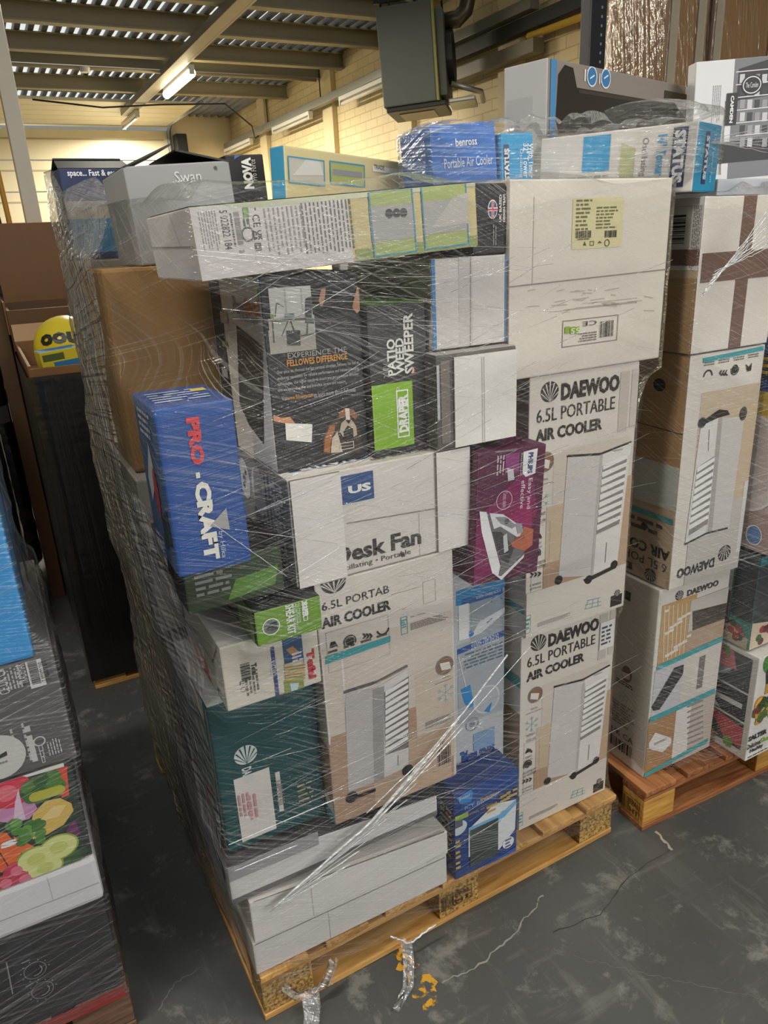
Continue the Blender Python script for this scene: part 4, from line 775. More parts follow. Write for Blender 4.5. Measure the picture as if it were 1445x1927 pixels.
# --- kettle / steam iron style long box
tf = Carton('appliance_carton', 'long cream carton with red and blue print lying on the dark teal carton', (.017, .0, .926), .217, .34, .155, body='#d9d3c4', cols={'left': '#c9c6c3', 'top': '#d6d4d2'})
A = tf.art('front'); A.text((581, 1278), (590, 1219), 'Tefal', '#c4343c', 270, .06); A.barcode((451, 1250), (473, 1277), False, n=14); A.text((474, 1270), (482, 1246), 'Tefal', K, 270, .04); A.lines((464, 1312), (486, 1268), 4, '#6d675c', 270, seed=3); A.text((451, 1289), (463, 1278), 'CE', K, 270); A.ring((458, 1297), .006, .001, K)
A.rect((508, 1218), (528, 1330), '#3a4c80', 2); A.text((510, 1272), (522, 1238), 'Virtuo', '#dfe3ec', 270, 0, 3)
A.rect((530, 1202), (572, 1248), '#2f557c', 2); A.poly([(537, 1222), (550, 1215), (562, 1226), (552, 1236)], '#b8895a', 3); A.lines((548, 1228), (570, 1248), 4, '#d9dde2', l=3, seed=8); A.rect((534, 1250), (574, 1282), '#c9b98e', 2)
for k in range(6): A.line((535, 1256 + k * 5), (574, 1250 + k * 5), .0025, ('#b86a3a', '#6d8a4a', '#c9a23a')[k % 3], 3)
A.rect((534, 1283), (574, 1312), '#8a9a4e', 2); A.poly([(545, 1285), (562, 1284), (560, 1300), (548, 1304)], '#c3d3d9', 3); A.done()
A = tf.art('left'); A.frac = True; A.poly([(.2, .0), (.62, .0), (.55, .3), (.25, .35)], '#b5565e', 1); A.line((.96, .98), (.75, .5), .003, '#6d6a68'); A.line((.75, .5), (.0, .6), .002, '#8d8a88'); A.text((.8, .06), (.9, .2), 'C', '#3a5a5a', 0, .04); A.done('printed_side')
# --- shear kit carton
sk = Carton('shear_kit_box', 'long green-ended black garden shear kit carton on top of the cream carton', (.086, -.045, 1.083), .144, .4, .079, body='#242622', cols={'front': '#6f9c26', 'left': '#26302c', 'top': '#1c1d1c'}, var=.05)
A = sk.art('front'); A.ring((510, 1179), .019, .0022, '#e9ede2', 2); A.ell((510, 1179), .017, '#6d7a66', 1); A.poly([(500, 1186), (508, 1172), (520, 1168), (522, 1182), (512, 1186)], '#3a3d3c', 3)
A.text((541, 1194), (551, 1134), 'SHEAR KIT', '#eef0ea', 270, .03); A.text((553, 1182), (556, 1134), 'GRASS & HEDGE', '#dfe6d2', 270, .0); A.text((559, 1172), (562, 1130), '7.2V CORDLESS', '#dfe6d2', 270); A.frame((566, 1122), (579, 1166), .0018, '#eef0ea', 3); A.text((569, 1162), (577, 1126), 'DRAPER', '#eef0ea', 270, .06); A.done()
A = sk.art('left'); A.frac = True; A.rect((.7, .03), (.97, .97), '#5f8c34', 1); A.frame((.74, .3), (.93, .7), .002, '#dfe6d2', 2); A.poly([(.1, .3), (.25, .8), (.4, .4), (.55, .7), (.5, .2)], '#5a6470', 2); A.lines((.2, .2), (.6, .6), 5, '#8d9390', seed=4); A.done('printed_side')
# --- small support carton and the blue tool carton
gt = Carton('garden_tool_box', 'small black and green carton under the upright bright blue carton', (-.03, .012, 1.166), .205, .3, .104, body='#1f2420', cols={'front': '#33432a'})
A = gt.art('front'); A.frac = True; A.poly([(.4, .1), (.9, .2), (.95, .6), (.5, .5)], '#5f8c34'); A.lines((.1, .3), (.5, .8), 4, '#8d9390', seed=2); A.done()
BL = '#1f4f9a'
hk = Carton('tool_box_carton', 'bright blue upright carton with red and white lettering at the left front', (-.046, -.04, 1.272), .142, .2, .322, body=BL, cols={'left': '#3f5a84', 'top': '#2f4478'}, var=.05)
A = hk.art('front'); A.text((361, 877), (374, 783), 'PRO', '#d8323c', 270, .06); A.text((369, 900), (375, 888), '-', '#efece2', 270, .1) ; A.text((385, 1056), (394, 903), 'CRAFT', '#efece2', 270, .06)
A.poly([(394, 990), (425, 955), (432, 996)], '#a9a7a6', 4); A.text((415, 1050), (420, 998), 'by Hilka', '#c9d0dc', 270)
for k in range(7): A.line((420 + k * 1.5, 1003 + k * 3), (446 + k * .2, 993 + k * 3), .0012, '#3f6fb8', 2); A.line((350, 1030 + k * 5), (385 - k * 3, 1024 + k * 5), .0012, '#3f6fb8', 2)
A.done()
A = hk.art('left'); A.frac = True; A.poly([(.25, .35), (.6, .55), (.5, .75), (.2, .5)], '#c9ccd2', 1); A.ell((.55, .45), .02, '#b5343a', 2, .05); A.poly([(.6, .1), (.95, .2), (.9, .4), (.6, .3)], '#2a3038', 2); A.lines((.2, .78), (.8, .95), 4, '#c9d0dc', seed=4); A.done('printed_side')
A = hk.art('top'); A.frac = True; A.lines((.1, .2), (.9, .8), 5, '#8d9cc0', seed=6); A.rect((.7, .6), (.9, .75), '#c9b25a', 2); A.done('printed_top')
# --- long fan carton on top with panels
lf = Carton('long_fan_box', 'long cream and green fan carton lying across the top front with printed small text', (.078, .0, 1.797), .588, .36, .122, roll=3.2, body='#cfc78f', cols={'front': '#cdbf8c', 'left': '#c3c0c0', 'top': '#a9b48a'})
A = lf.art('front'); A.rect((350, 385), (668, 520), '#cfc9c6', 1); A.rect((668, 470), (900, 500), '#8f9a5a', 1); A.poly([(400, 370), (900, 334), (900, 350), (480, 392)], '#bcc0a4', 1)
A.text((424, 470), (426, 395), '5 022822 184', K, 270); A.barcode((434, 400), (441, 464), False, n=24); A.lines((384, 480), (405, 396), 7, '#8d8884', 270, .35, seed=3)
A.rect((455, 392), (469, 409), '#7da653', 3); A.frame((455, 391), (470, 428), .0012, '#6d7a5a', 3); A.lines((457, 427), (468, 411), 2, '#55624a', 270, l=4); A.ring((466, 441), .0125, .003, '#5a5652'); A.lines((446, 480), (453, 398), 1, '#8a8580', 270)
A.text((477, 428), (487, 403), 'CE', '#2c2a2a', 270, .0); A.text((476, 454), (482, 434), 'CA', '#2c2a2a', 270, .02); A.text((486, 453), (491, 433), 'UK', '#2c2a2a', 270, .02); A.frame((478, 458), (492, 471), .0015, '#2c2a2a'); A.frame((481, 461), (489, 468), .0012, '#2c2a2a'); A.poly([(480, 480), (486, 474), (493, 480), (491, 490), (481, 492)], '#cfc9c6', 3); A.rect((478, 391), (481, 396), '#2c2a2a')
A.lines((505, 486), (568, 386), 9, '#928d88', 270, .34, seed=5, ragged=.2); A.lines((575, 482), (660, 374), 13, '#6d6864', 270, .36, seed=9, ragged=.08)
for (x0, y0, x1, y1) in ((693, 362, 782, 472), (792, 352, 880, 458)):
    A.rect((x0, y0), (x1, y1), '#a3b06c', 2); A.rect((x0, y0 + 28), (x1, y1 - 26), '#a9a6a4', 3); A.frame((x0 - 2, y0 - 2), (x1 + 2, y1 + 2), .0028, '#3a90b4', 4)
for x in (731, 745, 758): A.ell((x, 402 - (x - 731) * .06), .0085, '#3a3939', 4)
A.poly([(810, 430), (850, 372), (880, 362), (880, 420)], '#b9b5ae', 4); A.done()
A = lf.art('left'); A.frac = True; A.line((.02, .52), (.98, .48), .002, '#7d7a7a'); A.line((.72, .5), (.6, .98), .0015, '#8d8a8a'); A.done('flap_seam')
A = lf.art('top'); A.frac = True; A.rect((.25, .0), (1, .5), '#a3b07c', 1); A.rect((.0, .0), (.25, 1), '#9c9a96', 1); A.done('printed_top')
# --- black british label carton
uk = Carton('black_label_box', 'small black carton with an oval union flag beside the big plain carton', (.672, .03, 1.812), .085, .3, .14, body='#1c1c22', var=.03)
A = uk.art('front'); A.ell((926, 394), .0125, '#e6e4e0', 2, .019); A.ell((926, 394), .0108, '#33507e', 3, .0168); A.rect((924, 378), (928, 411), '#e6e0dc', 4); A.rect((917, 391), (935, 397), '#e6e0dc', 4); A.rect((925, 378), (927, 411), '#c2333c', 5); A.rect((917, 393), (935, 395.5), '#c2333c', 5)
A.text((938, 418), (943, 366), 'UK BASED', '#d9d6d2', 90, .03); A.text((945, 418), (950, 366), 'DESIGN TEAM', '#d9d6d2', 90, .03); A.lines((926, 462), (934, 420), 2, '#8d8a88', 90); A.done()
# --- brown carton and hidden filler that shows at the left through the film
br = Carton('brown_carton', 'large plain brown cardboard carton set back on the left side of the stack', (-.03, .42, 1.362), .24, .34, .46, body='#96703f', bev=.008, var=.08)
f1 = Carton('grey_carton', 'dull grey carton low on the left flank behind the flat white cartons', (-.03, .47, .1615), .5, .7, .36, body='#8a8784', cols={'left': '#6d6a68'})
f2 = Carton('brown_carton', 'brown carton on the left flank behind the dark teal carton', (-.02, .48, .5225), .5, .68, .44, body='#7a6248')
A = f2.art('left'); A.frac = True; A.rect((.1, .1), (.45, .5), '#5d7274'); A.poly([(.5, .1), (.6, .4), (.7, .15)], '#8a4038', 2); A.rect((.55, .55), (.9, .9), '#a39a90'); A.done('printed_side')
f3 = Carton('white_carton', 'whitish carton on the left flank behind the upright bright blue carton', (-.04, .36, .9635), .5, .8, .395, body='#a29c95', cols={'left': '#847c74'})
A = f3.art('left'); A.frac = True; A.rect((.6, .0), (.85, .3), '#b5afa8'); A.rect((.3, .3), (.6, .9), '#6d5f50'); A.rect((.65, .45), (.9, .85), '#8f8880'); A.text((.88, .12), (.94, .26), '7', '#4a4542', 0, .06); A.done('printed_side')
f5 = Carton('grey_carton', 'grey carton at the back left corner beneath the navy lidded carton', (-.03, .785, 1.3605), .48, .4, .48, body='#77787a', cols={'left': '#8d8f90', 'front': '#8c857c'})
nv = Carton('navy_open_box', 'navy blue open-topped carton at the top left back corner of the stack', (-.02, .95, 1.8425), .19, .22, .232, body='#202c52', open_top=True, cols={})
A = nv.art('front'); A.text((128, 335), (224, 319), 'space... Fast & easy!', '#e3e6ee', bold=.02); A.rect((85, 412), (280, 470), '#2f6f94', 1); A.rect((85, 380), (280, 408), '#9a8f82', 1); A.text((150, 432), (225, 418), 'VAC STORAGE', '#7a9ab0'); A.rect((195, 358), (203, 366), '#b5a65a', 2); A.done()
nv.flap('box_flap', 'front', .1, 164, card('#1a1b20')); nv.flap('box_flap', 'back', .1, 158, card('#1a1b20'))
wl_ = Carton('white_carton', 'white carton with a tiny red and blue logo next to the navy open carton', (.178, .9, 1.8425), .06, .25, .215, body='#d3d6da')
A = wl_.art('front'); A.rect((241, 332), (244, 346), '#b5343a', 1); A.rect((246, 332), (249, 346), '#2f4a8a', 1); A.done()
sw = Carton('grey_open_box', 'grey carton with black open lid flaps at the top left of the stack', (.068, .46, 1.8235), .238, .3, .205, roll=3, body='#8e8f90', open_top=True, cols={})
A = sw.art('front'); A.text((330, 344), (376, 320), 'Swan', '#c6c7c8'); A.ell((405, 316), .004, '#3a3a3a', 2); A.done()
sw.flap('box_flap', 'left', .12, 160, card('#26231f')); sw.flap('box_flap', 'right', .12, 166, card('#26231f'))
no = Carton('black_label_box', 'black carton with sideways white letters at the top behind the long fan carton', (.342, .61, 1.7835), .1, .1, .285, roll=2, body='#17171a', var=.03)
A = no.art('front'); A.text((460, 356), (471, 296), 'NOVA', '#e6e6e6', 90, .06); A.text((474, 340), (479, 300), 'Pro Force', '#c9c9c9', 90); A.poly([(440, 285), (452, 285), (440, 300)], '#3a66a8', 2); A.done()
gf = Carton('long_fan_box', 'cream and blue fan carton standing on edge turned askew at the top back', (.40, .402, 1.845), .60, .05, .222, yaw=20, roll=-2.8, body='#cfc296', cols={'left': '#3a90b8', 'front': '#cbbd90', 'top': '#3a382c'})
A = gf.art('front'); 
for (x0, y0, x1, y1) in ((541, 294, 610, 350), (620, 303, 685, 352)):
    A.rect((x0, y0), (x1, y1), '#a3a86c' if x0 > 600 else '#b9b4ae', 2); A.frame((x0 - 1, y0 - 1), (x1 + 1, y1 + 1), .003, '#3a90b4', 4)
A.poly([(550, 330), (575, 300), (600, 300), (608, 330)], '#c9c6c4', 3); A.rect((625, 318), (680, 335), '#8d8a92', 3); A.rect((700, 312), (760, 330), '#d9d6d0', 2); A.text((703, 318), (722, 312), 'TRADE', K); A.done()
# --- goods on top at the right
be = Carton('mini_cooler_box', 'mid blue portable cooler carton on top, left of the blue tower fan end', (.762, .325, 1.9595), .176, .19, .142, yaw=-7, roll=4, body='#2d6fc4', var=.06)
A = be.art('front'); A.text((857, 276), (896, 257), 'benross', '#e6eaf2', bold=.02); A.text((836, 318), (926, 290), 'Portable Air Cooler', '#c9d9f0', bold=.01); A.done()
tfp = Carton('tower_fan_box', 'blue-ended tower fan carton on the big plain carton, right of the mid blue carton', (.947, .3, 1.9595), .098, .19, .126, roll=2, body='#2f9ad0', var=.05)
A = tfp.art('front'); A.rect((947, 272), (958, 345), '#2f3a66', 1); A.text((949, 340), (957, 279), 'STATUS', '#e6e6ea', 90, .05); A.text((984, 335), (994, 270), '32" Tower', '#e6eef4', 270, .02); A.text((994, 335), (1003, 270), 'With Timer', '#e6eef4', 270, .02); A.text((976, 335), (983, 280), 'Oscillating', '#d0e4f0', 270); A.done()
tq = Carton('tower_fan_box', 'white and teal tower fan carton jutting out over the right-hand stack', (1.288, .005, 1.925), .15, .42, .152, yaw=20, pitch=1.5, body='#d9d4cf', cols={'front': '#1f86ae', 'top': '#c9c4c0'})
A = tq.art('left'); A.frac = True; A.rect((.86, .08), (.945, .94), '#3a3d63', 1); A.text((.87, .14), (.935, .9), 'STATUS', '#ecebee', 270, .06); A.text((.77, .04), (.83, .86), '14" Tower Fan', '#3aa0d8', 270, .03); A.text((.67, .28), (.72, .84), 'Oscillating', '#77746f', 270); A.rect((.3, .4), (.48, .95), '#3a9cd0', 1); A.lines((.2, .1), (.5, .35), 4, '#9a9590'); A.poly([(.55, .3), (.64, .2), (.64, .7), (.55, .8)], '#b9bd8e', 2); A.done('printed_side')
A = tq.art('front'); A.frac = True; A.rect((.33, .12), (.5, .88), '#27305a', 1); A.text((.35, .18), (.48, .82), 'STATUS', '#c9d3dc', 270, .05); A.text((.66, .15), (.76, .85), '14" Tower Fan', '#9fd0e4', 270); A.done()
he = Carton('heater_carton', 'long carton with grey end and dark product picture, highest on the stacks', (1.222, .468, 1.9595), .93, .15, .338, yaw=15.5, body='#7a716a', cols={'left': '#c3c3c4', 'front': '#8a817a', 'top': '#3a3a3a'})
A = he.art('front'); A.poly([(1045, 225), (1050, 140), (1062, 122), (1078, 128), (1085, 165), (1290, 200), (1310, 225), (1300, 250), (1050, 250)], '#1f1c1a', 1); A.poly([(1088, 168), (1290, 200), (1290, 206), (1088, 175)], '#3a3430', 2); A.rect((1036, 110), (1043, 260), '#4a86b8', 3)
for x in (1113, 1139): A.ell((x, 144 + (x - 1113) * .15), .027, '#e6ecf0', 3); A.ell((x, 144 + (x - 1113) * .15), .023, '#3a78b0', 4); A.line((x - 4, 148), (x + 4, 142), .004, '#e6ecf0', 5)
A.lines((1098, 130), (1107, 155), 2, '#e6e6e6', 270, l=3); A.lines((1126, 138), (1132, 160), 2, '#e6e6e6', 270, l=3); A.poly([(1300, 190), (1306, 172), (1314, 182), (1320, 172), (1316, 195), (1305, 200)], '#8fae2a', 3); A.rect((1250, 170), (1290, 195), '#3a3530', 2); A.rect((1290, 160), (1340, 240), '#c3bcb4', 0); A.done()
he.panel('packing_tape', 'left', (955, 190), (1002, 255), card('#b9b9bb'), .001)

# ================================================================== right-hand stack
nA = len(BOXES)
b1r = Carton('air_cooler_box', 'white air cooler carton crossed with brown tape on the right-hand stack', (1.33, .0, 1.534), .30, .36, .38, body='#d6d0c6', cols={'left': '#b9a488'})
b1r.panel('packing_tape', 'front', (1404, 340), (1391, 664), card('#6d5248'), .0008)
b1r.panel('packing_tape', 'front', (1322, 477), (1445, 520), card('#6d5248'), .0008, lift=.001)
A = b1r.art('left'); A.frac = True; A.rect((.0, .55), (1, 1), '#d3d1cd', 1); A.rect((.0, 0), (.7, .55), '#b0aaa2', 1); A.rect((.66, 0), (1, .5), '#a98a66', 2); A.barcode((.72, .72), (.86, .9), False, n=12); A.frame((.7, .68), (.9, .95), .001, '#8a8784'); A.lines((.92, .55), (.99, .95), 5, '#6d6a66', 270); A.lines((.66, .6), (.7, .95), 2, '#5a5754', 270); A.ell((.6, .1), .012, '#1d1c1d', 3, .02); A.rect((.76, .58), (1, .68), '#6d5248', 3); A.done('printed_side')
A = b1r.art('top'); A.frac = True; A.rect((.1, .0), (.7, .2), '#2f6f74'); A.done('printed_top')
b2r = Carton('air_cooler_box', 'upside-down air cooler carton in the middle of the right-hand stack', (1.34, .008, .846), .297, .36, .683, body='#d6d0c6', cols={'left': '#c3ad92'})
A = b2r.art('front'); A.rect((1320, 780), (1430, 1030), '#c9b397', 1); A.rect((1320, 740), (1440, 860), '#c7b59d', 0); A.rect((1300, 960), (1390, 1085), '#bfbab2', 2); A.rect((1400, 905), (1412, 1030), '#d6d2cb', 3)
A.poly([(1322, 674), (1436, 651), (1436, 659), (1322, 683)], TEAL, 2)
for k, x in enumerate((1322, 1350, 1378, 1405)): A.lines((x, 690 - k * 5), (x + 22, 678 - k * 5), 2, '#6d6a66', 180, seed=k + 2, ragged=.1)
A.ring((1331, 708), .018, .004, K, 3, 0, 180)
for j in range(3): xx = 1352 + j * 5; A.poly([(xx, 702), (xx + 4, 696), (xx + 6, 696), (xx + 3, 702), (xx + 7, 706), (xx + 4, 707)], K, 3)
A.ell((1382, 694), .012, K, 3); A.ring((1382, 694), .017, .003, K, 3, 170, 370); A.poly([(1402, 685), (1408, 690), (1414, 682), (1412, 697), (1405, 699)], K, 3)
A.poly([(1318, 797), (1350, 786), (1348, 1000), (1288, 1022)], '#dcd9d5', 3); A.poly([(1350, 786), (1400, 784), (1370, 996), (1326, 1006)], '#cbc7c2', 3); A.poly([(1351, 786), (1358, 786), (1338, 1003), (1330, 1005)], '#a9a49f', 4)
A.poly([(1310, 880), (1343, 858), (1330, 985), (1294, 1008)], '#8a8683', 4)
for k in range(9):
    y = k * 13.5; A.poly([(1310 - y * .14, 880 + y), (1343 - y * .11, 860 + y), (1343 - y * .11, 867 + y), (1310 - y * .14, 889 + y)], '#efedea', 5)
A.line((1333, 808), (1331, 848), .002, '#6d6a66', 5); A.line((1287, 1024), (1328, 1003), .006, K, 5); A.line((1328, 1003), (1368, 993), .006, K, 5)
A.poly([(1320, 793), (1352, 770), (1368, 772), (1372, 780), (1350, 786), (1320, 800)], '#1e1d1d', 4); A.ell((1320, 795), .015, '#1d1c1d', 5); A.ell((1397, 778), .015, '#2a2d2b', 5, .02)
A.shell((1362, 1040), .028, K, '#c9c4bb', 3, -1); A.text((1272, 1090), (1344, 1048), 'DAEWOO', K, 180, .045); A.done()
A = b2r.art('left'); A.frac = True; A.rect((.45, .5), (1, 1), '#b8946c', 1); A.rect((0, .36), (1, .55), '#c9cbc6', 1); A.line((.4, .7), (1, .69), .003, '#3a2f26', 3); A.poly([(.0, .42), (.52, .4), (.6, .86), (0, .9)], '#bdb8b1', 2); A.line((.0, .43), (.5, .40), .004, K, 4); A.ell((.74, .87), .022, '#1d1c1d', 4, .018)
A.rect((0, .30), (.98, .325), TEAL, 3); A.text((.45, .13), (.98, .18), 'AIR COO', K, 180, .035); A.text((.5, .075), (.96, .115), '6.5L POR', K, 180); A.shell((.8, .035), .022, K, '#d6d0c6', 3, -1); A.text((.2, .02), (.6, .055), 'DAE', K, 180, .045)
A.lines((.4, .22), (.9, .29), 2, '#4a4744'); A.ell((.7, .25), .012, K, 4); A.done('printed_side')
b3r = Carton('air_cooler_box', 'lowest air cooler carton of the right-hand stack, with teal banded product pictures', (1.328, .03, .1605), .31, .36, .68, body='#d8d3ca')
A = b3r.art('front'); A.shell((1278, 1120), .017, K, '#d3cec6', 2); A.text((1292, 1122), (1352, 1090), 'DAEWOO', '#4a4846', bold=.04)
A.rect((1246, 1140), (1298, 1245), '#c09a66', 1); A.rect((1298, 1130), (1370, 1225), '#b09882', 1); A.rect((1300, 1130), (1370, 1160), '#c3bdb6', 2); A.poly([(1302, 1150), (1372, 1132), (1372, 1160), (1302, 1186)], '#4a403a', 3)
for k in range(6): A.line((1250 + k * 8.2, 1140 - k), (1247 + k * 7.6, 1246 - k * 3.5), .003, '#e0d8c9', 3)
for k in range(16): x = 1250 + (k % 6) * 8.2; y = 1148 + (k * 37) % 90; A.rect((x, y), (x + 8.2, y + 2), '#e0d8c9', 3)
A.poly([(1236, 1252), (1360, 1196), (1358, 1206), (1234, 1262)], TEAL, 4); A.poly([(1222, 1350), (1345, 1294), (1344, 1304), (1221, 1360)], TEAL, 4); A.poly([(1210, 1456), (1332, 1388), (1330, 1397), (1209, 1464)], TEAL, 4)
A.rect((1232, 1262), (1285, 1345), '#c3c1c6', 1); A.poly([(1225, 1330), (1268, 1256), (1286, 1250), (1284, 1268), (1240, 1335), (1228, 1337)], '#2c2b2c', 3); A.rect((1288, 1230), (1350, 1315), '#cdc6bd', 1); A.rect((1316, 1236), (1320, 1292), '#77706a', 3)
A.rect((1217, 1355), (1275, 1450), '#a87f56', 1); A.poly([(1220, 1398), (1232, 1378), (1262, 1388), (1262, 1398), (1246, 1415), (1220, 1408)], '#e0ddd8', 3); A.lines((1230, 1402), (1255, 1386), 4, '#6d6a68', l=4, seed=4)
A.rect((1275, 1330), (1345, 1425), '#bdb0a4', 1); A.rect((1272, 1336), (1290, 1420), '#d9d4ce', 2)
for k in range(9): y = 1330 + k * 10; A.line((1292, y), (1322, y - 13), .007, '#8a8480', 3)
A.done()
A = b3r.art('left'); A.frac = True; A.rect((.2, .88), (.5, .97), '#d3cec6', 1); A.shell((.6, .955), .013, K, '#d8d3ca', 2); A.rect((.5, .88), (.7, .925), '#3a3837', 2); A.ell((.72, .5), .022, '#8a6d4a', 2, .03); A.poly([(.66, .5), (.76, .51), (.76, .48), (.68, .47)], '#d9d6d0', 3); A.lines((.6, .43), (.85, .455), 2, K, seed=2); A.snow((.7, .37), .022); A.lines((.45, .2), (.85, .33), 8, '#8a8782', seed=3); A.text((.45, .14), (.85, .17), 'CE UK CA', K); A.barcode((.55, .06), (.85, .12), True, n=14)
for k in range(14): A.line((0, .52 + k * .022), (.12, .51 + k * .022), .008, '#5a5552', 2)
A.done('printed_side')
b4r = Carton('fan_heater_box', 'blue and yellow carton with a white desk fan picture at the right edge', (1.665, -.1, .905), .35, .34, .64, body='#d9d0cd', cols={'left': '#cdb9b5', 'front': '#cdb9b5'})
for fc in ('left', 'front'):
    A = b4r.art(fc); A.frac = True; A.rect((0, .76), (1, 1), '#1d428c', 1); A.rect((0, .42), (1, .76), '#d9b92a', 1); A.poly([(.62, .62), (.75, .74), (.98, .78), (.98, .86), (.98, .60), (.7, .60)], '#26241c', 0)
    A.rect((.6, .82), (1, .93), '#1a1a1a', 3); A.lines((.62, .83), (.98, .92), 3, '#d9b92a', l=4); A.ell((.62, .42), .12, '#e0d6d3', 2, .15); A.ell((.62, .44), .09, '#cfc4c2', 3, .12); A.ring((.62, .42), .12, .008, '#f0ebe8', 4, ry=.15); A.rect((.0, 0), (1, .2), '#b79d94', 1); A.rect((.1, .08), (.4, .2), '#8a6a50', 2)
    for x in (.35, .75): A.ell((x, .08), .025, '#5a86c4', 4, .03); A.ring((x, .08), .028, .004, '#e6e6ea', 5, ry=.033)
    A.done('printed_' + fc)
b5r = Carton('blender_box', 'teal and dark grey blender carton with a white label and berries picture', (1.668, -.045, .566), .33, .3, .325, body='#3a3f47', cols={'left': '#4f9490', 'front': '#33383f'})
A = b5r.art('left'); A.frac = True; A.rect((.12, .5), (.72, .97), '#dcdad8', 1); A.lines((.2, .86), (.6, .92), 2, '#8a8784'); A.line((.35, .62), (.62, .66), .003, '#b5566a'); A.rect((.0, 0), (.35, .45), '#c3b6b8', 1); A.rect((.35, 0), (.72, .5), '#5fa09a', 1); A.poly([(.4, .1), (.5, .5), (.72, .55), (.7, .05)], '#8a4a5a', 2); A.poly([(.45, .0), (.98, .0), (.98, .12), (.6, .25), (.45, .2)], '#c9b9a0', 2)
for k in range(14): A.ell((.5 + random.random() * .4, .08 + random.random() * .16), .012, random.choice(('#9c2f35', '#b5444a', '#3a5a34', '#5a2430')), 3)
A.rect((.74, .3), (1, 1), '#3a434a', 1); A.done('printed_side')
A = b5r.art('front'); A.frac = True; A.rect((.0, .9), (.6, 1), '#2f7a80', 1); A.poly([(0, 0), (.6, .0), (.5, .2), (0, .3)], '#c9b9a0', 1)
for k in range(12): A.ell((.05 + random.random() * .4, .05 + random.random() * .15), .013, random.choice(('#9c2f35', '#3a5a34', '#5a2430')), 3)
A.done()
b6r = Carton('blender_box', 'white nutrient blender carton with fruit and blade pictures, low at the right edge', (1.672, -.085, .1605), .33, .36, .395, body='#dedbd6')
A = b6r.art('left'); A.frac = True; A.rect((.15, .64), (.94, .96), '#4a4d52', 1); A.ell((.55, .83), .075, '#9fb0b4', 2, .06); A.poly([(.35, .85), (.5, 1), (.75, .95), (.8, .8), (.5, .75)], '#c9727a', 3); A.poly([(.4, .9), (.5, .99), (.6, .92)], '#c9c93a', 4); A.poly([(.6, .95), (.7, .98), (.72, .88)], '#5a9a3a', 4)
A.rect((.15, .36), (.94, .62), '#343639', 1); A.poly([(.35, .6), (.42, .61), (.55, .5), (.9, .52), (.9, .47), (.58, .46), (.68, .37), (.6, .37), (.48, .46), (.2, .48), (.2, .5), (.45, .5)], '#d9d9d6', 2)
A.rect((.15, .08), (.94, .34), '#3d4a3a', 1); A.poly([(.15, .2), (.5, .18), (.7, .1), (.5, .08), (.15, .08)], '#d9b02a', 2); A.poly([(.55, .34), (.94, .3), (.94, .1), (.75, .12)], '#c4555a', 2); A.ell((.35, .25), .04, '#2a3a2c', 2, .045); A.ell((.8, .09), .02, '#6d9a3a', 3); A.line((.13, .0), (.13, 1), .0015, '#6d6a66'); A.done('printed_side')
A = b6r.art('front'); A.frac = True; A.text((.0, .2), (.28, .25), 'SALTER', K, bold=.06); A.text((.0, .12), (.2, .17), 'Delicious', K, bold=.03); A.text((.05, .06), (.25, .11), 'Healthy', K, bold=.03); A.text((.2, .12), (.45, .17), 'Shakes', '#8ab84a', bold=.03); A.lines((.03, .02), (.5, .04), 1, '#4a4846')
A.ell((.2, .93), .045, '#3f8a35', 2); A.text((.14, .91), (.26, .97), 'Go', '#e6efdf', bold=.03); A.ell((.1, .55), .028, '#e59a2e', 3); A.ell((.1, .55), .022, '#f0b85a', 4)
for k in range(40): A.ell((.05 + random.random() * .35, .36 + random.random() * .22), .012 + random.random() * .008, random.choice(('#4a6a2a', '#9c2f35', '#6d4a2a', '#c9a23a', '#2f4a2a', '#b5444a')), 3 + k % 4)
A.rect((.15, .62), (.5, .85), '#c99a3a', 2); A.poly([(.12, .85), (.3, .95), (.5, .85), (.5, .72), (.15, .72)], '#26282a', 3); A.done()
b7r = Carton('plain_carton', 'pale grey flat carton behind the brown taped carton, below the black and white picture', (1.455, .07, 1.9155), .8, .44, .042, body='#b9bcc4')
ca = Carton('kettle_box', 'white carton with a black and white street photograph at the top right corner', (1.905, .55, 1.9585), .36, .06, .38, yaw=-25, roll=2, body='#dfe0e2')
A = ca.art('front'); A.rect((1385, 90), (1445, 330), '#77797c', 1); A.poly([(1390, 130), (1445, 112), (1445, 180), (1385, 190)], '#2c2d2f', 2); A.rect((1335, 270), (1445, 300), '#232425', 2)
for i in range(6):
    for j in range(4): x, y = 1392 + j * 14, 140 + i * 24; A.rect((x, y), (x + 8, y + 16), ('#c9cacc', '#3a3b3d', '#9a9b9e')[(i + j) % 3], 3)
for i in range(6): A.line((1384, 136 + i * 24), (1445, 130 + i * 24), .003, '#d9dadc', 4)
A.ell((1414, 160), .035, '#1b1b1c', 5, .03); A.ring((1414, 160), .03, .003, '#e6e6e6', 6, ry=.025); A.text((1402, 166), (1426, 154), 'The Camden', '#e6e6e6', l=6); A.rect((1367, 176), (1384, 235), '#1a1a1b', 4); A.text((1371, 232), (1381, 180), 'CAMDEN', '#e9e9ea', 270, .04, 5); A.lines((1361, 232), (1366, 190), 1, '#77777a', 270); A.lines((1336, 240), (1358, 160), 5, '#7a7b7e', 270, .25, seed=3); A.done()
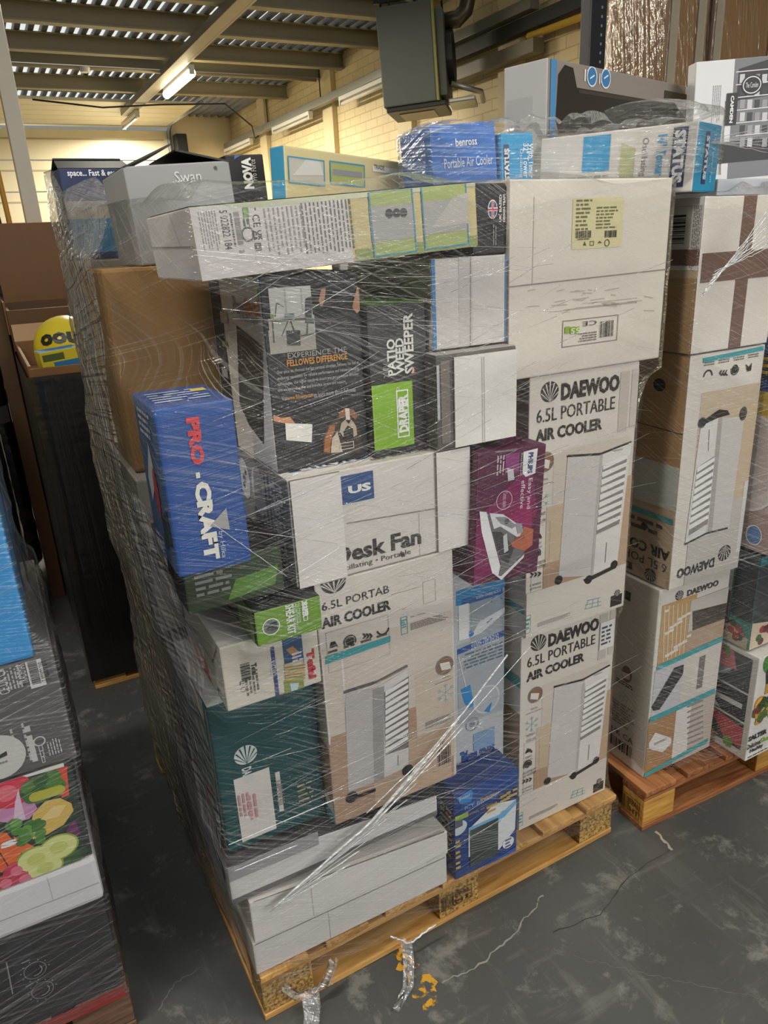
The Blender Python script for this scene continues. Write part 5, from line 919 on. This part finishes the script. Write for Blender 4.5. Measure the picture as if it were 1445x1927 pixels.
# ================================================================== left foreground stack
nB = len(BOXES)
cx0 = -.80
s1 = Carton('slow_cooker_box', 'black carton picturing appliance dials at the bottom of the left foreground stack', (cx0, .15, .1605), .5, .58, .286, body='#232327', var=.1)
A = s1.art('front'); A.rect((0, 1740), (88, 1880), '#2e2e33', 1); A.line((12, 1810), (24, 1870), .003, '#8a8a90', 2)
for c in ((66, 1825), (80, 1862)):
    A.ring(c, .024, .0016, '#8a8a90', 2); A.ell(c, .015, '#1b1b1e', 3); A.ring(c, .015, .0015, '#a9a9ae', 4, 250, 400)
    for k in range(9): a = math.radians(k * 34); u, v = A.uv(c); A.seg(u + .028 * math.cos(a), v + .028 * math.sin(a), u + .031 * math.cos(a), v + .031 * math.sin(a), .002, '#a9a9ae', 3)
A.line((40, 1812), (56, 1805), .003, '#8a8a90', 2); A.line((48, 1856), (62, 1849), .003, '#8a8a90', 2); A.line((85, 1770), (160, 1750), .0012, '#77777c', 2); A.rect((128, 1835), (180, 1872), '#2c2c31', 1); A.done()
s2 = Carton('plain_carton', 'flattened white carton between the vegetable picture and the black dials carton', (cx0 - .01, .14, .4475), .515, .58, .124, body='#d9d8da', bev=.012)
A = s2.art('front'); A.frac = True; A.line((0.01, .42), (.99, .40), .002, '#aeadb0'); A.line((.8, .4), (.8, .95), .001, '#b9b8bb'); A.done('flap_seam')
s3 = Carton('vegetable_picture_box', 'carton with a bright vegetable photograph on the left foreground stack', (cx0 - .005, .148, .5725), .505, .58, .262, body='#222822', cols={'left': '#8a8a8c'})
A = s3.art('front'); A.rect((-40, 1440), (130, 1480), '#e6e5e2', 1); A.rect((-60, 1478), (170, 1680), '#243024', 0); A.text((-30, 1476), (100, 1440), 'SALTER', '#1b1b1c', bold=.06); A.poly([(-60, 1490), (135, 1438), (160, 1615), (-60, 1690)], '#26342a', 2)
A.poly([(-5, 1525), (15, 1500), (34, 1482), (40, 1492), (62, 1505), (70, 1520), (55, 1540), (20, 1548), (0, 1545)], '#c98ab8', 3); A.poly([(34, 1482), (38, 1500), (48, 1540), (25, 1545), (28, 1510)], '#e3c3da', 4)
A.ell((18, 1488), .042, '#d5304a', 3); A.ell((12, 1492), .02, '#e66a78', 4)
for k in range(26): a = random.random() * 6.28; rr = random.random() ** .5; A.ell((82 + rr * 34 * math.cos(a), 1480 + rr * 19 * math.sin(a) - rr * 8 * math.cos(a)), .016, random.choice(('#3d6b2f', '#4f7f38', '#2f5a2a')), 4 + k % 3)
for k in range(10): A.ell((66 + k * 5, 1498 - k * 1.5), .012, '#b9b83a', 6 + k % 2)
A.poly([(98, 1450), (125, 1440), (130, 1495), (116, 1500), (112, 1470)], '#e0522c', 4); A.poly([(108, 1455), (118, 1442), (128, 1440), (124, 1452)], '#d9402a', 5); A.poly([(90, 1452), (100, 1448), (98, 1460), (86, 1462)], '#e0522c', 4)
A.poly([(56, 1560), (62, 1530), (85, 1506), (112, 1500), (134, 1510), (138, 1524), (120, 1550), (90, 1568), (62, 1578)], '#dcb95c', 5); A.poly([(72, 1545), (100, 1515), (125, 1512), (110, 1535)], '#e8ce86', 6)
A.poly([(125, 1560), (140, 1540), (150, 1565), (140, 1580), (128, 1578)], '#6d2f5e', 5)
for k in range(22): A.ell((15 + random.random() * 62, 1545 + random.random() * 38), .011, random.choice(('#4f8a38', '#3d752f', '#66a044')), 5 + k % 3)
A.poly([(-20, 1570), (12, 1565), (40, 1600), (34, 1625), (18, 1630)], '#e86a2a', 4); A.poly([(25, 1572), (40, 1580), (66, 1592), (50, 1608), (38, 1600)], '#e8742e', 5); A.poly([(-10, 1590), (14, 1628), (4, 1640), (-20, 1632)], '#e05a24', 5)
for c, r in (((110, 1592), .042), ((68, 1614), .041), ((85, 1630), .038)):
    A.ell(c, r, '#8fa83c', 7, r * .8); A.ell(c, r * .9, '#d9dc8e', 8, r * .72); A.ell(c, r * .45, '#c3cc6e', 9, r * .35)
for c in ((34, 1640), (14, 1664), (50, 1655)): A.ell(c, .03, '#c4304e', 7); A.ell((c[0] - 3, c[1] - 4), .012, '#e0708a', 8)
for k in range(18): A.ell((110 + random.random() * 45, 1600 + random.random() * 25), .012, random.choice(('#31552c', '#3d6636', '#28452a')), 4 + k % 3)
A.text((2, 1595), (31, 1573), 'S', '#f0efec', bold=.08, l=12); A.rect((-60, 1672), (160, 1700), '#e0dfdd', 1); A.done()
s4 = Carton('appliance_carton', 'dark grey carton with a barcode and small print on the left foreground stack', (cx0 + .01, .15, .8355), .505, .58, .254, body='#5c5a59', var=.04)
A = s4.art('front'); A.rect((44, 1236), (88, 1288), '#dcdad8', 1); A.barcode((49, 1240), (78, 1284), False, n=26, seed=4); A.text((79, 1282), (86, 1242), '5 022822 218', K, 90); A.rect((36, 1238), (44, 1290), '#3a3a3a', 1); A.text((37, 1288), (43, 1242), 'TRADEMARK', '#dcdad8', 90); A.lines((12, 1300), (34, 1245), 5, '#b9b7b5', 90, seed=4); A.text((0, 1308), (8, 1255), 'CE UK CA', '#dcdad8', 90)
A.lines((26, 1440), (52, 1356), 2, '#b9b7b5', 90, .2, seed=7); A.lines((54, 1436), (62, 1358), 1, '#c9c7c5', 90, .4, seed=8); A.lines((92, 1422), (112, 1385), 5, '#c9c7c5', 90, .4, seed=9)
A.ring((74, 1394), .012, .003, '#c9c7c5')
for k in range(3): A.frame((71 + k * 3, 1402 + k * 11), (82 + k * 2, 1411 + k * 11), .0016, '#c9c7c5')
A.ell((-4, 1425), .052, '#cfcdca', 3); A.poly([(-10, 1425), (12, 1412), (14, 1420), (-8, 1430)], '#2a2a2a', 4); A.text((0, 1437), (14, 1429), 'BBB', '#4a4a4a', l=5); A.done()
s5 = Carton('blue_carton', 'plain bright sky-blue carton topping the left foreground stack', (cx0 - .02, .155, 1.0905), .5, .57, .38, body='#2f97dc', bev=.008, var=.04)
# ================================================================== things behind on the left
nC = len(BOXES)
BLKF = film_mat('black_stretch_film', .93, .1, '#08080a', (4, 88), .22, .15, .03, 40)
def crumple(name, W, D, z0, z1, mat, parent, amp=.008, n=40, nz=60, seed=0, taper=0):
    vs = []; fs = []; per = []
    for k in range(n):
        for a, b in ((((-W, -D), (W, -D)), ((W, -D), (W, D)), ((W, D), (-W, D)), ((-W, D), (-W, -D)))[k * 4 // n],): f = (k * 4 / n) % 1; per.append((a[0] + (b[0] - a[0]) * f, a[1] + (b[1] - a[1]) * f))
    uvs = []
    for j in range(nz + 1):
        z = z0 + (z1 - z0) * j / nz
        for k in range(n):
            x, y = per[k]; q = mnoise.noise(Vector((x * 5 + seed, y * 5, z * 26))) * amp + mnoise.noise(Vector((x * 2, y * 2 + seed, z * 4))) * amp * 1.5; m = 1 + q / max(W, D) + taper * (z / z1)
            vs.append((x * m, y * m, z)); uvs.append((k * (4 * W + 4 * D) / n, z))
    for j in range(nz):
        for k in range(n): fs.append((j * n + k, j * n + (k + 1) % n, (j + 1) * n + (k + 1) % n, (j + 1) * n + k))
    o = meshobj(name, vs, fs, mat, parent, smooth=True)
    ul = o.data.uv_layers.new(name='UVMap')
    for lp in o.data.loops: ul.data[lp.index].uv = uvs[lp.vertex_index]
    return o
KR = card('#7a5530', .1); KR2 = card('#5e4023', .1)
t = thing('cardboard_bin', 'tall open cardboard bin wrapped in black film behind the narrow aisle', 'bin', Matrix.Translation((.435, 2.352, .162)))
bm = bmesh.new(); Wd, Dd, Hd = .598, .5, 1.29
for a, b in (((-Wd, -Dd, 0), (Wd, -Dd + .012, Hd)), ((-Wd, Dd - .012, 0), (Wd, Dd, Hd + .02)), ((-Wd, -Dd + .012, 0), (-Wd + .012, Dd - .012, Hd + .01)), ((Wd - .012, -Dd + .012, 0), (Wd, Dd - .012, Hd)), ((-Wd + .012, -Dd + .012, 1.17), (Wd - .012, Dd - .012, 1.19))): addbox(bm, a, b, .002)
bm_to('bin_wall', bm, KR, t)
crumple('black_film', Wd + .012, Dd + .012, -.112, Hd - .03, BLKF, t, .0007, 80, 60, 3)
meshobj('bin_flap', [(-Wd, Dd, Hd), (Wd, Dd, Hd), (Wd, Dd + .03, Hd + .1), (-Wd, Dd + .03, Hd + .1)], [(0, 1, 2, 3)], card('#b08d62'), t)
def bin_z(): return .162 + 1.1
t = thing('play_ball', 'yellow ball with black letters lying in the black-wrapped bin', 'ball', Matrix.Translation((.02, 2.165, 1.488)))
bm = bmesh.new(); bmesh.ops.create_uvsphere(bm, u_segments=28, v_segments=18, radius=.135); bm_to('ball_body', bm, ink('#cdb81f', .35), t, True)
bm = bmesh.new(); vs, fs = textmesh('shoo', .05)
vv = []
for x, y in vs: a = (x - .5) * 1.5; e = (y - .5) * .5; vv.append(bm.verts.new(Vector((math.sin(a) * math.cos(e), -math.cos(a) * math.cos(e), math.sin(e))) * .1375))
for f in fs:
    try: bm.faces.new([vv[i] for i in f])
    except ValueError: pass
o = bm_to('printed_lettering', bm, ink('#1d1c14'), t); o.rotation_euler = (.35, math.pi, -.15)
tb = Carton('toy_box', 'small yellow and blue toy box in the black-wrapped bin beside the ball', (-.1, 1.905, 1.354), .15, .1, .15, yaw=8, roll=4, body='#c9b82a', cols={'top': '#2f6f9c'})
A = tb.art('front'); A.frac = True; A.rect((.3, .1), (.95, .7), '#2f6f9c'); A.rect((.05, .75), (.6, .92), '#4a5a2a', 2); A.done()
bm = bmesh.new(); rnd = random.Random(2)
for k in range(60):
    p = Vector((.08 + rnd.random() * .14, 1.92 + rnd.random() * .05, 1.356)); tube_pts(bm, [p, p + Vector((rnd.uniform(-.02, .02), rnd.uniform(-.02, .01), .1)), p + Vector((rnd.uniform(-.05, .05), rnd.uniform(-.01, .02), .15 + rnd.random() * .03))], .004, 4)
props(bm_to('soft_toy', bm, paint('#b5485a', .8)), 'fuzzy pink-red soft toy at the front edge of the black-wrapped bin', 'toy')
og = thing('open_carton', 'tall brown carton with one lid flap standing straight up behind the bin', 'box', Matrix.Translation((.45, 3.32, 0)))
bm = bmesh.new()
for a, b in (((-.62, -.42, 0), (.62, -.405, 1.62)), ((-.62, .405, 0), (.62, .42, 1.62)), ((-.62, -.405, 0), (-.605, .405, 1.62)), ((.605, -.405, 0), (.62, .405, 1.62))): addbox(bm, a, b, .002)
bm_to('carton_wall', bm, KR2, og)
boxobj('box_flap', (-.6, .41, 1.62), (.3, .42, 2.06), KR, og, .002); boxobj('box_flap', (-.63, -.4, 1.5), (-.62, .3, 1.66), KR, og, .002)
# dark wrapped goods in the far left aisle
for k, (x, y, w, h, c, lab) in enumerate(((-.95, 2.5, .62, 1.28, '#1a1b1d', 'black wrapped load in the dark aisle left of the bin, lower one'), (-1.1, 3.7, .85, 1.72, '#2a2926', 'dark grey wrapped load farther back in the aisle left of the bin'), (-.85, 5.0, .82, 2.18, '#3a3a38', 'dark green-grey stacked load far back beside the white post'))):
    t = thing('wrapped_load', lab, 'load', Matrix.Translation((x + w / 2, y + .35, 0)))
    boxobj('load_body', (-w / 2, -.35, 0), (w / 2, .35, h), card(c, .15), t, .01)
    crumple('black_film', w / 2 + .004, .354, .02, h - .02, BLKF, t, .006, 60, 50, k + 9)
lc = Carton('grey_carton', 'pale grey carton on the dark load left of the white post', (-.75, 3.75, 1.722), .64, .4, .2, body='#77777a', var=.1)
bw = Carton('brown_carton', 'brown carton under the pale grey carton left of the standing flap', (-.25, 3.0, 0), .07, .4, 1.68, body='#5a3f26')
# racking and cartons along the right wall
t = thing('pallet_rack', 'dark blue racking post behind the right-hand stack', 'rack', Matrix.Translation((2.77, 2.0, 0)))
RK = paint('#1f2530', .45, .2)
bm = bmesh.new(); addbox(bm, (-.05, -.04, 0), (.05, -.03, 4.0), .002); addbox(bm, (-.05, -.03, 0), (-.04, .04, 4.0), .002); addbox(bm, (.04, -.03, 0), (.05, .04, 4.0), .002); bm_to('upright', bm, RK, t)
bm = bmesh.new()
for k in range(50):
    addbox(bm, (.012, -.0415, 1.9 + k * .04), (.022, -.0403, 1.912 + k * .04)); 
bm_to('slot', bm, paint('#8a8f98', .4), t)
bm = bmesh.new(); addbox(bm, (.05, .0, 2.12), (1.66, .05, 2.24), .004); addbox(bm, (.05, .85, 2.12), (1.66, .9, 2.24), .004); bm_to('beam', bm, paint('#b8642a', .45), t)
boxobj('brace', (.05, -.01, 2.98), (.22, .01, 3.03), RK, t, .002)
boxobj('rack_shelf', (.06, .0, 2.242), (1.66, .9, 2.262), card('#8a6a44'), t, .002)
CLEAR2 = film_mat('cardboard_wrap_film', .08, .35, '#d9cfc0', (70, 85), .14, .8, .1, 30)
for k, (x, w, lab) in enumerate(((3.32, .30, 'tall brown film-wrapped carton on the rack, left of two'), (3.67, .62, 'tall brown film-wrapped carton on the rack, right of two by the frame edge'))):
    c = Carton('tall_carton', lab, (x, 2.02, 2.263), w, .46, 1.2, body='#9a6f3c', group='tall cartons on the rack', var=.1)

    crumple('film_sheet', w / 2 + .006, .236, .01, 1.19, CLEAR2, c.root, .004, 80, 50, k + 20)
    bm = bmesh.new()
    for xx in (-w / 2 + .033, w * .3): addbox(bm, (xx - .03, -.244, .0), (xx + .03, -.241, 1.18), .001)
    bm_to('film_band', bm, film_mat('folded_film_%d' % k, .3, .5, '#e0d6c8', (88, 80), .15, .9, .15, 40), c.root)

# ================================================================== stretch film
def hull2(P):
    P = sorted(set((round(x, 5), round(y, 5)) for x, y in P))
    def half(pts):
        h = []
        for p in pts:
            while len(h) > 1 and (h[-1][0] - h[-2][0]) * (p[1] - h[-2][1]) - (h[-1][1] - h[-2][1]) * (p[0] - h[-2][0]) <= 0: h.pop()
            h.append(p)
        return h
    a = half(P); b = half(P[::-1]); return a[:-1] + b[:-1]
def cast(h, c, th):
    dx, dy = math.cos(th), math.sin(th); best = 0
    for i in range(len(h)):
        (ax, ay), (bx, by) = h[i], h[(i + 1) % len(h)]; ex, ey = bx - ax, by - ay; den = dx * ey - dy * ex
        if abs(den) < 1e-9: continue
        t = ((ax - c[0]) * ey - (ay - c[1]) * ex) / den; u = ((ax - c[0]) * dy - (ay - c[1]) * dx) / den
        if t > 0 and -1e-6 <= u <= 1 + 1e-6: best = max(best, t)
    return best
def wrap(parent, boxes, center, zb, zt, mats, side=None, n=420, nz=84, off=.009, amp=.0016, sideamp=.010, extra=(), cap=.13, win=.03):
    cs = []
    for b in boxes:
        pts = [b.M @ Vector((sx * b.W / 2, sy * b.D / 2, z)) for sx in (-1, 1) for sy in (-1, 1) for z in (0, b.H)]
        cs.append((min(p.z for p in pts), max(p.z for p in pts), [(p.x, p.y) for p in pts]))
    z0 = min(zb(2 * math.pi * k / n) for k in range(n)); z1 = max(zt(2 * math.pi * k / n) for k in range(n)); R = []
    for j in range(nz + 1):
        z = z0 + (z1 - z0) * j / nz; P = []
        for lo, hi, q in cs:
            if lo - win <= z <= hi + win: P += q
        for lo, hi, q in extra:
            if lo <= z <= hi: P += q
        if len(P) < 3:
            lo_ = min(cs, key=lambda q: min(abs(q[0] - z), abs(q[1] - z))); P = list(lo_[2])
        h = hull2(P); R.append([cast(h, center, 2 * math.pi * k / n) + off for k in range(n)])
    for _ in range(2):
        R2 = []
        for j in range(nz + 1):
            w = [R[min(max(j + d, 0), nz)] for d in (-2, -1, 0, 1, 2)]; R2.append([max(R[j][k], sum(r[k] for r in w) / 5) for k in range(n)])
        R = R2
    vs = []; uvs = []; fs = []; fm = []; s = [0]
    mid = R[nz // 2]
    for k in range(1, n + 1):
        a, b = 2 * math.pi * (k - 1) / n, 2 * math.pi * k / n; s.append(s[-1] + math.hypot(mid[k % n] * math.cos(b) - mid[k - 1] * math.cos(a), mid[k % n] * math.sin(b) - mid[k - 1] * math.sin(a)))
    for j in range(nz + 4):
        for k in range(n + 1):
            th = 2 * math.pi * (k % n) / n; b_, t_ = zb(th), zt(th); tt = min(j, nz) / nz; z = b_ + (t_ - b_) * tt
            fj = (z - z0) / (z1 - z0) * nz; ji = min(int(fj), nz - 1); fr = fj - ji; r = R[ji][k % n] * (1 - fr) + R[ji + 1][k % n] * fr
            x, y = math.cos(th), math.sin(th); sd = side(th, z) if side else 0; A_ = amp + (sideamp - amp) * sd
            u = s[k]; kk = k % n
            if sd: q = mnoise.noise(Vector((y * r * 2 + z * 2, z * 13 - y * r * 9, 4.0))) * A_ + mnoise.noise(Vector((y * r * 3 + z * 3, z * 34 + y * r * 12, 9.0))) * A_ * .35
            else: q = mnoise.noise(Vector((x * r * 3, y * r * 3, z * 16))) * A_ + mnoise.noise(Vector((x * r * 9, y * r * 9, z * 40))) * A_ * .5
            r += max(q, -off * .5) + abs(q) * .3
            if j > nz:
                d = (j - nz) / 3; r -= cap * d; z += .012 * math.sin(d * 2.2) + mnoise.noise(Vector((x * r * 6, y * r * 6, 3))) * .006
            vs.append((center[0] + x * r, center[1] + y * r, z)); uvs.append((u, z + max(0, j - nz) * cap / 3))
    for j in range(nz + 3):
        for k in range(n):
            fs.append((j * (n + 1) + k, j * (n + 1) + k + 1, (j + 1) * (n + 1) + k + 1, (j + 1) * (n + 1) + k)); fm.append(1 if side and side(2 * math.pi * (k + .5) / n, vs[fs[-1][0]][2]) > .5 and len(mats) > 1 else 0)
    o = meshobj('film_sheet', vs, fs, mats, parent, fm, smooth=True)
    ul = o.data.uv_layers.new(name='UVMap'); ul.data.foreach_set('uv', [c for lp in o.data.loops for c in uvs[lp.vertex_index]])
    return o
CLEAR = film_mat('clear_stretch_film', .008, .42, '#c3c1bd', (24, -10), .12, .5, .015, 130)  # grey tint puts dark shadows and reflections of the streaks into the colour
DENSE = film_mat('layered_stretch_film', .22, .55, '#c9c7c4', (48, -8), .13, 1.0, .16, 46)
CLEARC = film_mat('left_stretch_film', .03, .30, '#d9d8d6', (-12, 10), .15, .35, .03, 80)
tagd = {id(b): b for _, b in BOXES}
TOP = [be, tfp, tq, he, gf, sw, no]
setA = [b for _, b in BOXES[:nA] if b not in TOP]
def nz1(th, a, f, s): return mnoise.noise(Vector((math.cos(th) * f, math.sin(th) * f, s))) * a
def angd(a, b): return abs((a - b + math.pi) % (2 * math.pi) - math.pi)
cA = (.6, .56)
t = thing('stretch_film', 'clear stretch film wound round the tall middle stack', 'plastic film', Matrix.Identity(4))
thBL = math.atan2(1.2 - cA[1], -.03 - cA[0])
wrap(t, setA, cA, lambda th: .085 + nz1(th, .05, 3, 1), lambda th: 1.955 + nz1(th, .02, 4, 5) + .135 * math.exp(-(angd(th, thBL) / .28) ** 2), [CLEAR, DENSE],
     side=lambda th, z: 1.0 if math.pi - 1.0 < th < (math.pi + .13 if z > 1.33 else math.atan2(-cA[1], -cA[0]) % (2 * math.pi) - .07) else 0.0,
     extra=[(0, .17, [(0, 0), (1.2, .02), (1.2, 1.2), (0, 1.2)]), (1.85, 2.3, [(-.03, 1.2), (.6, 1.2), (1.2, .3), (.09, 0), (1.2, .03)])])
tA = t
ROPE = film_mat('bunched_film', .55, .4, '#eef1f2', (3, 1), .12, .5, .15, 60)
def uvless(o):
    ul = o.data.uv_layers.new(name='UVMap')
    for lp in o.data.loops: v = o.data.vertices[lp.vertex_index].co; ul.data[lp.index].uv = (v.x + v.y, v.z)
    return o
def rope(parent, pts, r, name='film_strand', mat=None, wig=.002):
    P = [Vector(p) for p in pts]; o = []
    for a, b in zip(P, P[1:]):
        for k in range(8):
            q = a.lerp(b, k / 8); o.append(q + Vector((random.uniform(-wig, wig), random.uniform(-wig, wig), random.uniform(-wig, wig))))
    o.append(P[-1]); return uvless(tubeobj(name, o, r, mat or ROPE, parent, 6))
a0 = at(508, 1715, 1, -.02); a1 = at(700, 1545, 1, -.022); a2 = at(815, 1415, 1, -.022); a3 = at(955, 1232, 1, -.022)
rope(tA, [a0, a1, a2, a3], [.003] * 8 + [.0042] * 8 + [.0025] * 9, wig=.0006)
for k in range(9):
    e = at(640 + k * 18, 1640 - k * 20 + random.uniform(-8, 8), 1, -.02); s_ = at(500 + k * 1.5, 1718 - k, 1, -.018)
    rope(tA, [s_, s_.lerp(e, .5), e], .001 + .0005 * (k % 3), wig=.0006)
for (x0, y0, x1, y1, r) in ((690, 1530, 830, 1395, .0015), (720, 1520, 905, 1300, .0015), (700, 1555, 870, 1370, .002), (745, 1500, 1000, 1215, .001), (430, 1590, 640, 1500, .001), (440, 1640, 560, 1590, .0012), (365, 480, 560, 500, .0006), (362, 470, 560, 488, .0006), (400, 985, 540, 1085, .0007), (560, 1080, 640, 1030, .0007)):
    rope(tA, [at(x0, y0, 1, -.053), at((x0 + x1) / 2, (y0 + y1) / 2, 1, -.054), at(x1, y1, 1, -.053)], r, wig=.0004)
bm = bmesh.new(); rnd = random.Random(11)
for k in range(190):
    x, y = rnd.uniform(400, 1190), rnd.uniform(520, 1640); L = rnd.uniform(40, 260); sl = rnd.choice((-.42, -.5, -.35, -.6, .12, -.2)); dx = L; dy = L * sl + rnd.uniform(-8, 8)
    p, q = at(x, y, 1, -.0535), at(x + dx, y + dy, 1, -.0535)
    if min(p.x, q.x) < .0 or max(p.x, q.x) > 1.2 or min(p.z, q.z) < .3 or max(p.z, q.z) > 1.93: continue
    tube_pts(bm, [p, p.lerp(q, .5) + Vector((0, -.001, rnd.uniform(-.002, .002))), q], rnd.choice((.0003, .0004, .0005, .0007)), 4)
for k in range(70):
    x, y = rnd.uniform(380, 860), rnd.uniform(400, 620); L = rnd.uniform(40, 240); p, q = at(x, y, 1, -.0535), at(x + L, y + L * rnd.uniform(-.02, .16), 1, -.0535)
    if max(p.x, q.x) > 1.2 or max(p.z, q.z) > 1.93 or min(p.x, q.x) < .08: continue
    tube_pts(bm, [p, q], rnd.choice((.0003, .0005)), 4)
uvless(bm_to('film_glint', bm, film_mat('glint_film', .30, .6, '#eef0f0', (3, 1), .12, .4, .2, 60), tA, kind='stuff'))  # thin pale strands standing in for glints on the front film
# loose tails at the foot
def ragged(parent, pts, w, name='film_tail'):
    vs = []; fs = []
    for i, p in enumerate(pts):
        for k in range(7):
            f = k / 6 - .5; vs.append(Vector(p) + Vector((f * w * random.uniform(.7, 1.2), random.uniform(-.012, .012), random.uniform(-.008, .008))))
    for i in range(len(pts) - 1):
        for k in range(6): fs.append((i * 7 + k, i * 7 + k + 1, (i + 1) * 7 + k + 1, (i + 1) * 7 + k))
    return uvless(meshobj(name, vs, fs, film_mat('tail_film_%d' % len(bpy.data.materials), .18, .6, '#e6eaec', (70, 20), .1, 1.0, .14, 40), parent, smooth=True))
ragged(tA, [(.05, -.02, .105), (.08, -.03, .075), (.12, -.03, .055), (.16, -.028, .06), (.19, -.02, .11)], .03)
ragged(tA, [(.12, -.03, .06), (.11, -.06, .03), (.09, -.09, .008), (.08, -.13, .004)], .05)
ragged(tA, [at(762, 1770, 1, -.02), at(770, 1810, 1, -.05), at(770, 1860, 2, .006), at(745, 1900, 2, .004)], .03)
rope(tA, [at(735, 1762, 1, -.02), at(770, 1775, 1, -.03), at(820, 1740, 1, -.03)], .003)
t = thing('stretch_film', 'clear stretch film wound round the right-hand stack', 'plastic film', Matrix.Identity(4))
wrap(t, [b1r, b2r, b3r, b4r, b5r, b6r], (1.64, .15), lambda th: .2 + nz1(th, .03, 3, 4), lambda th: 1.93 + nz1(th, .02, 4, 5), [CLEAR], n=300, nz=70, extra=[(1.4, 2.0, [(2.0, -.06), (2.0, .4), (1.33, .4)])])
tB = t
for k in range(9): p = at(1320 + k * 3, 560 - k * 6, 1, -.07); q = at(1445, 395 + k * 9, 1, -.1); rope(tB, [p, p.lerp(q, .5), q], .0009 + .0004 * (k % 2), wig=.002)
for k in range(8): p = at(1180 + 12 * k, 300 - k * 7, 1, .02); q = at(1445, 238 + k * 7, 1, .05); rope(tB, [p, p.lerp(q, .5), q], .0007, wig=.0015)
t = thing('stretch_film', 'clear stretch film draped over the tower fan cartons on top', 'plastic film', Matrix.Identity(4))
DRAPE = film_mat('drape_stretch_film', .03, .5, '#f4f4f2', (4, -14), .12, .9, .05, 90)
wrap(t, [be, tfp, tq], (1.1, .3), lambda th: 1.965, lambda th: 2.10 + nz1(th, .03, 5, 9), [DRAPE], n=240, nz=24, amp=.004, cap=.07, win=.2)
t = thing('stretch_film', 'clear stretch film wound round the left foreground stack', 'plastic film', Matrix.Identity(4))
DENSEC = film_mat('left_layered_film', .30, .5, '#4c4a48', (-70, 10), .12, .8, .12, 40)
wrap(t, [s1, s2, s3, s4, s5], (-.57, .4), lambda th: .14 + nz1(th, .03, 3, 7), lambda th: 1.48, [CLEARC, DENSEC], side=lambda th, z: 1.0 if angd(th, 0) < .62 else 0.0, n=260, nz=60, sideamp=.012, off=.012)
# keep every object's transform where its parent put it
bpy.context.view_layer.update()
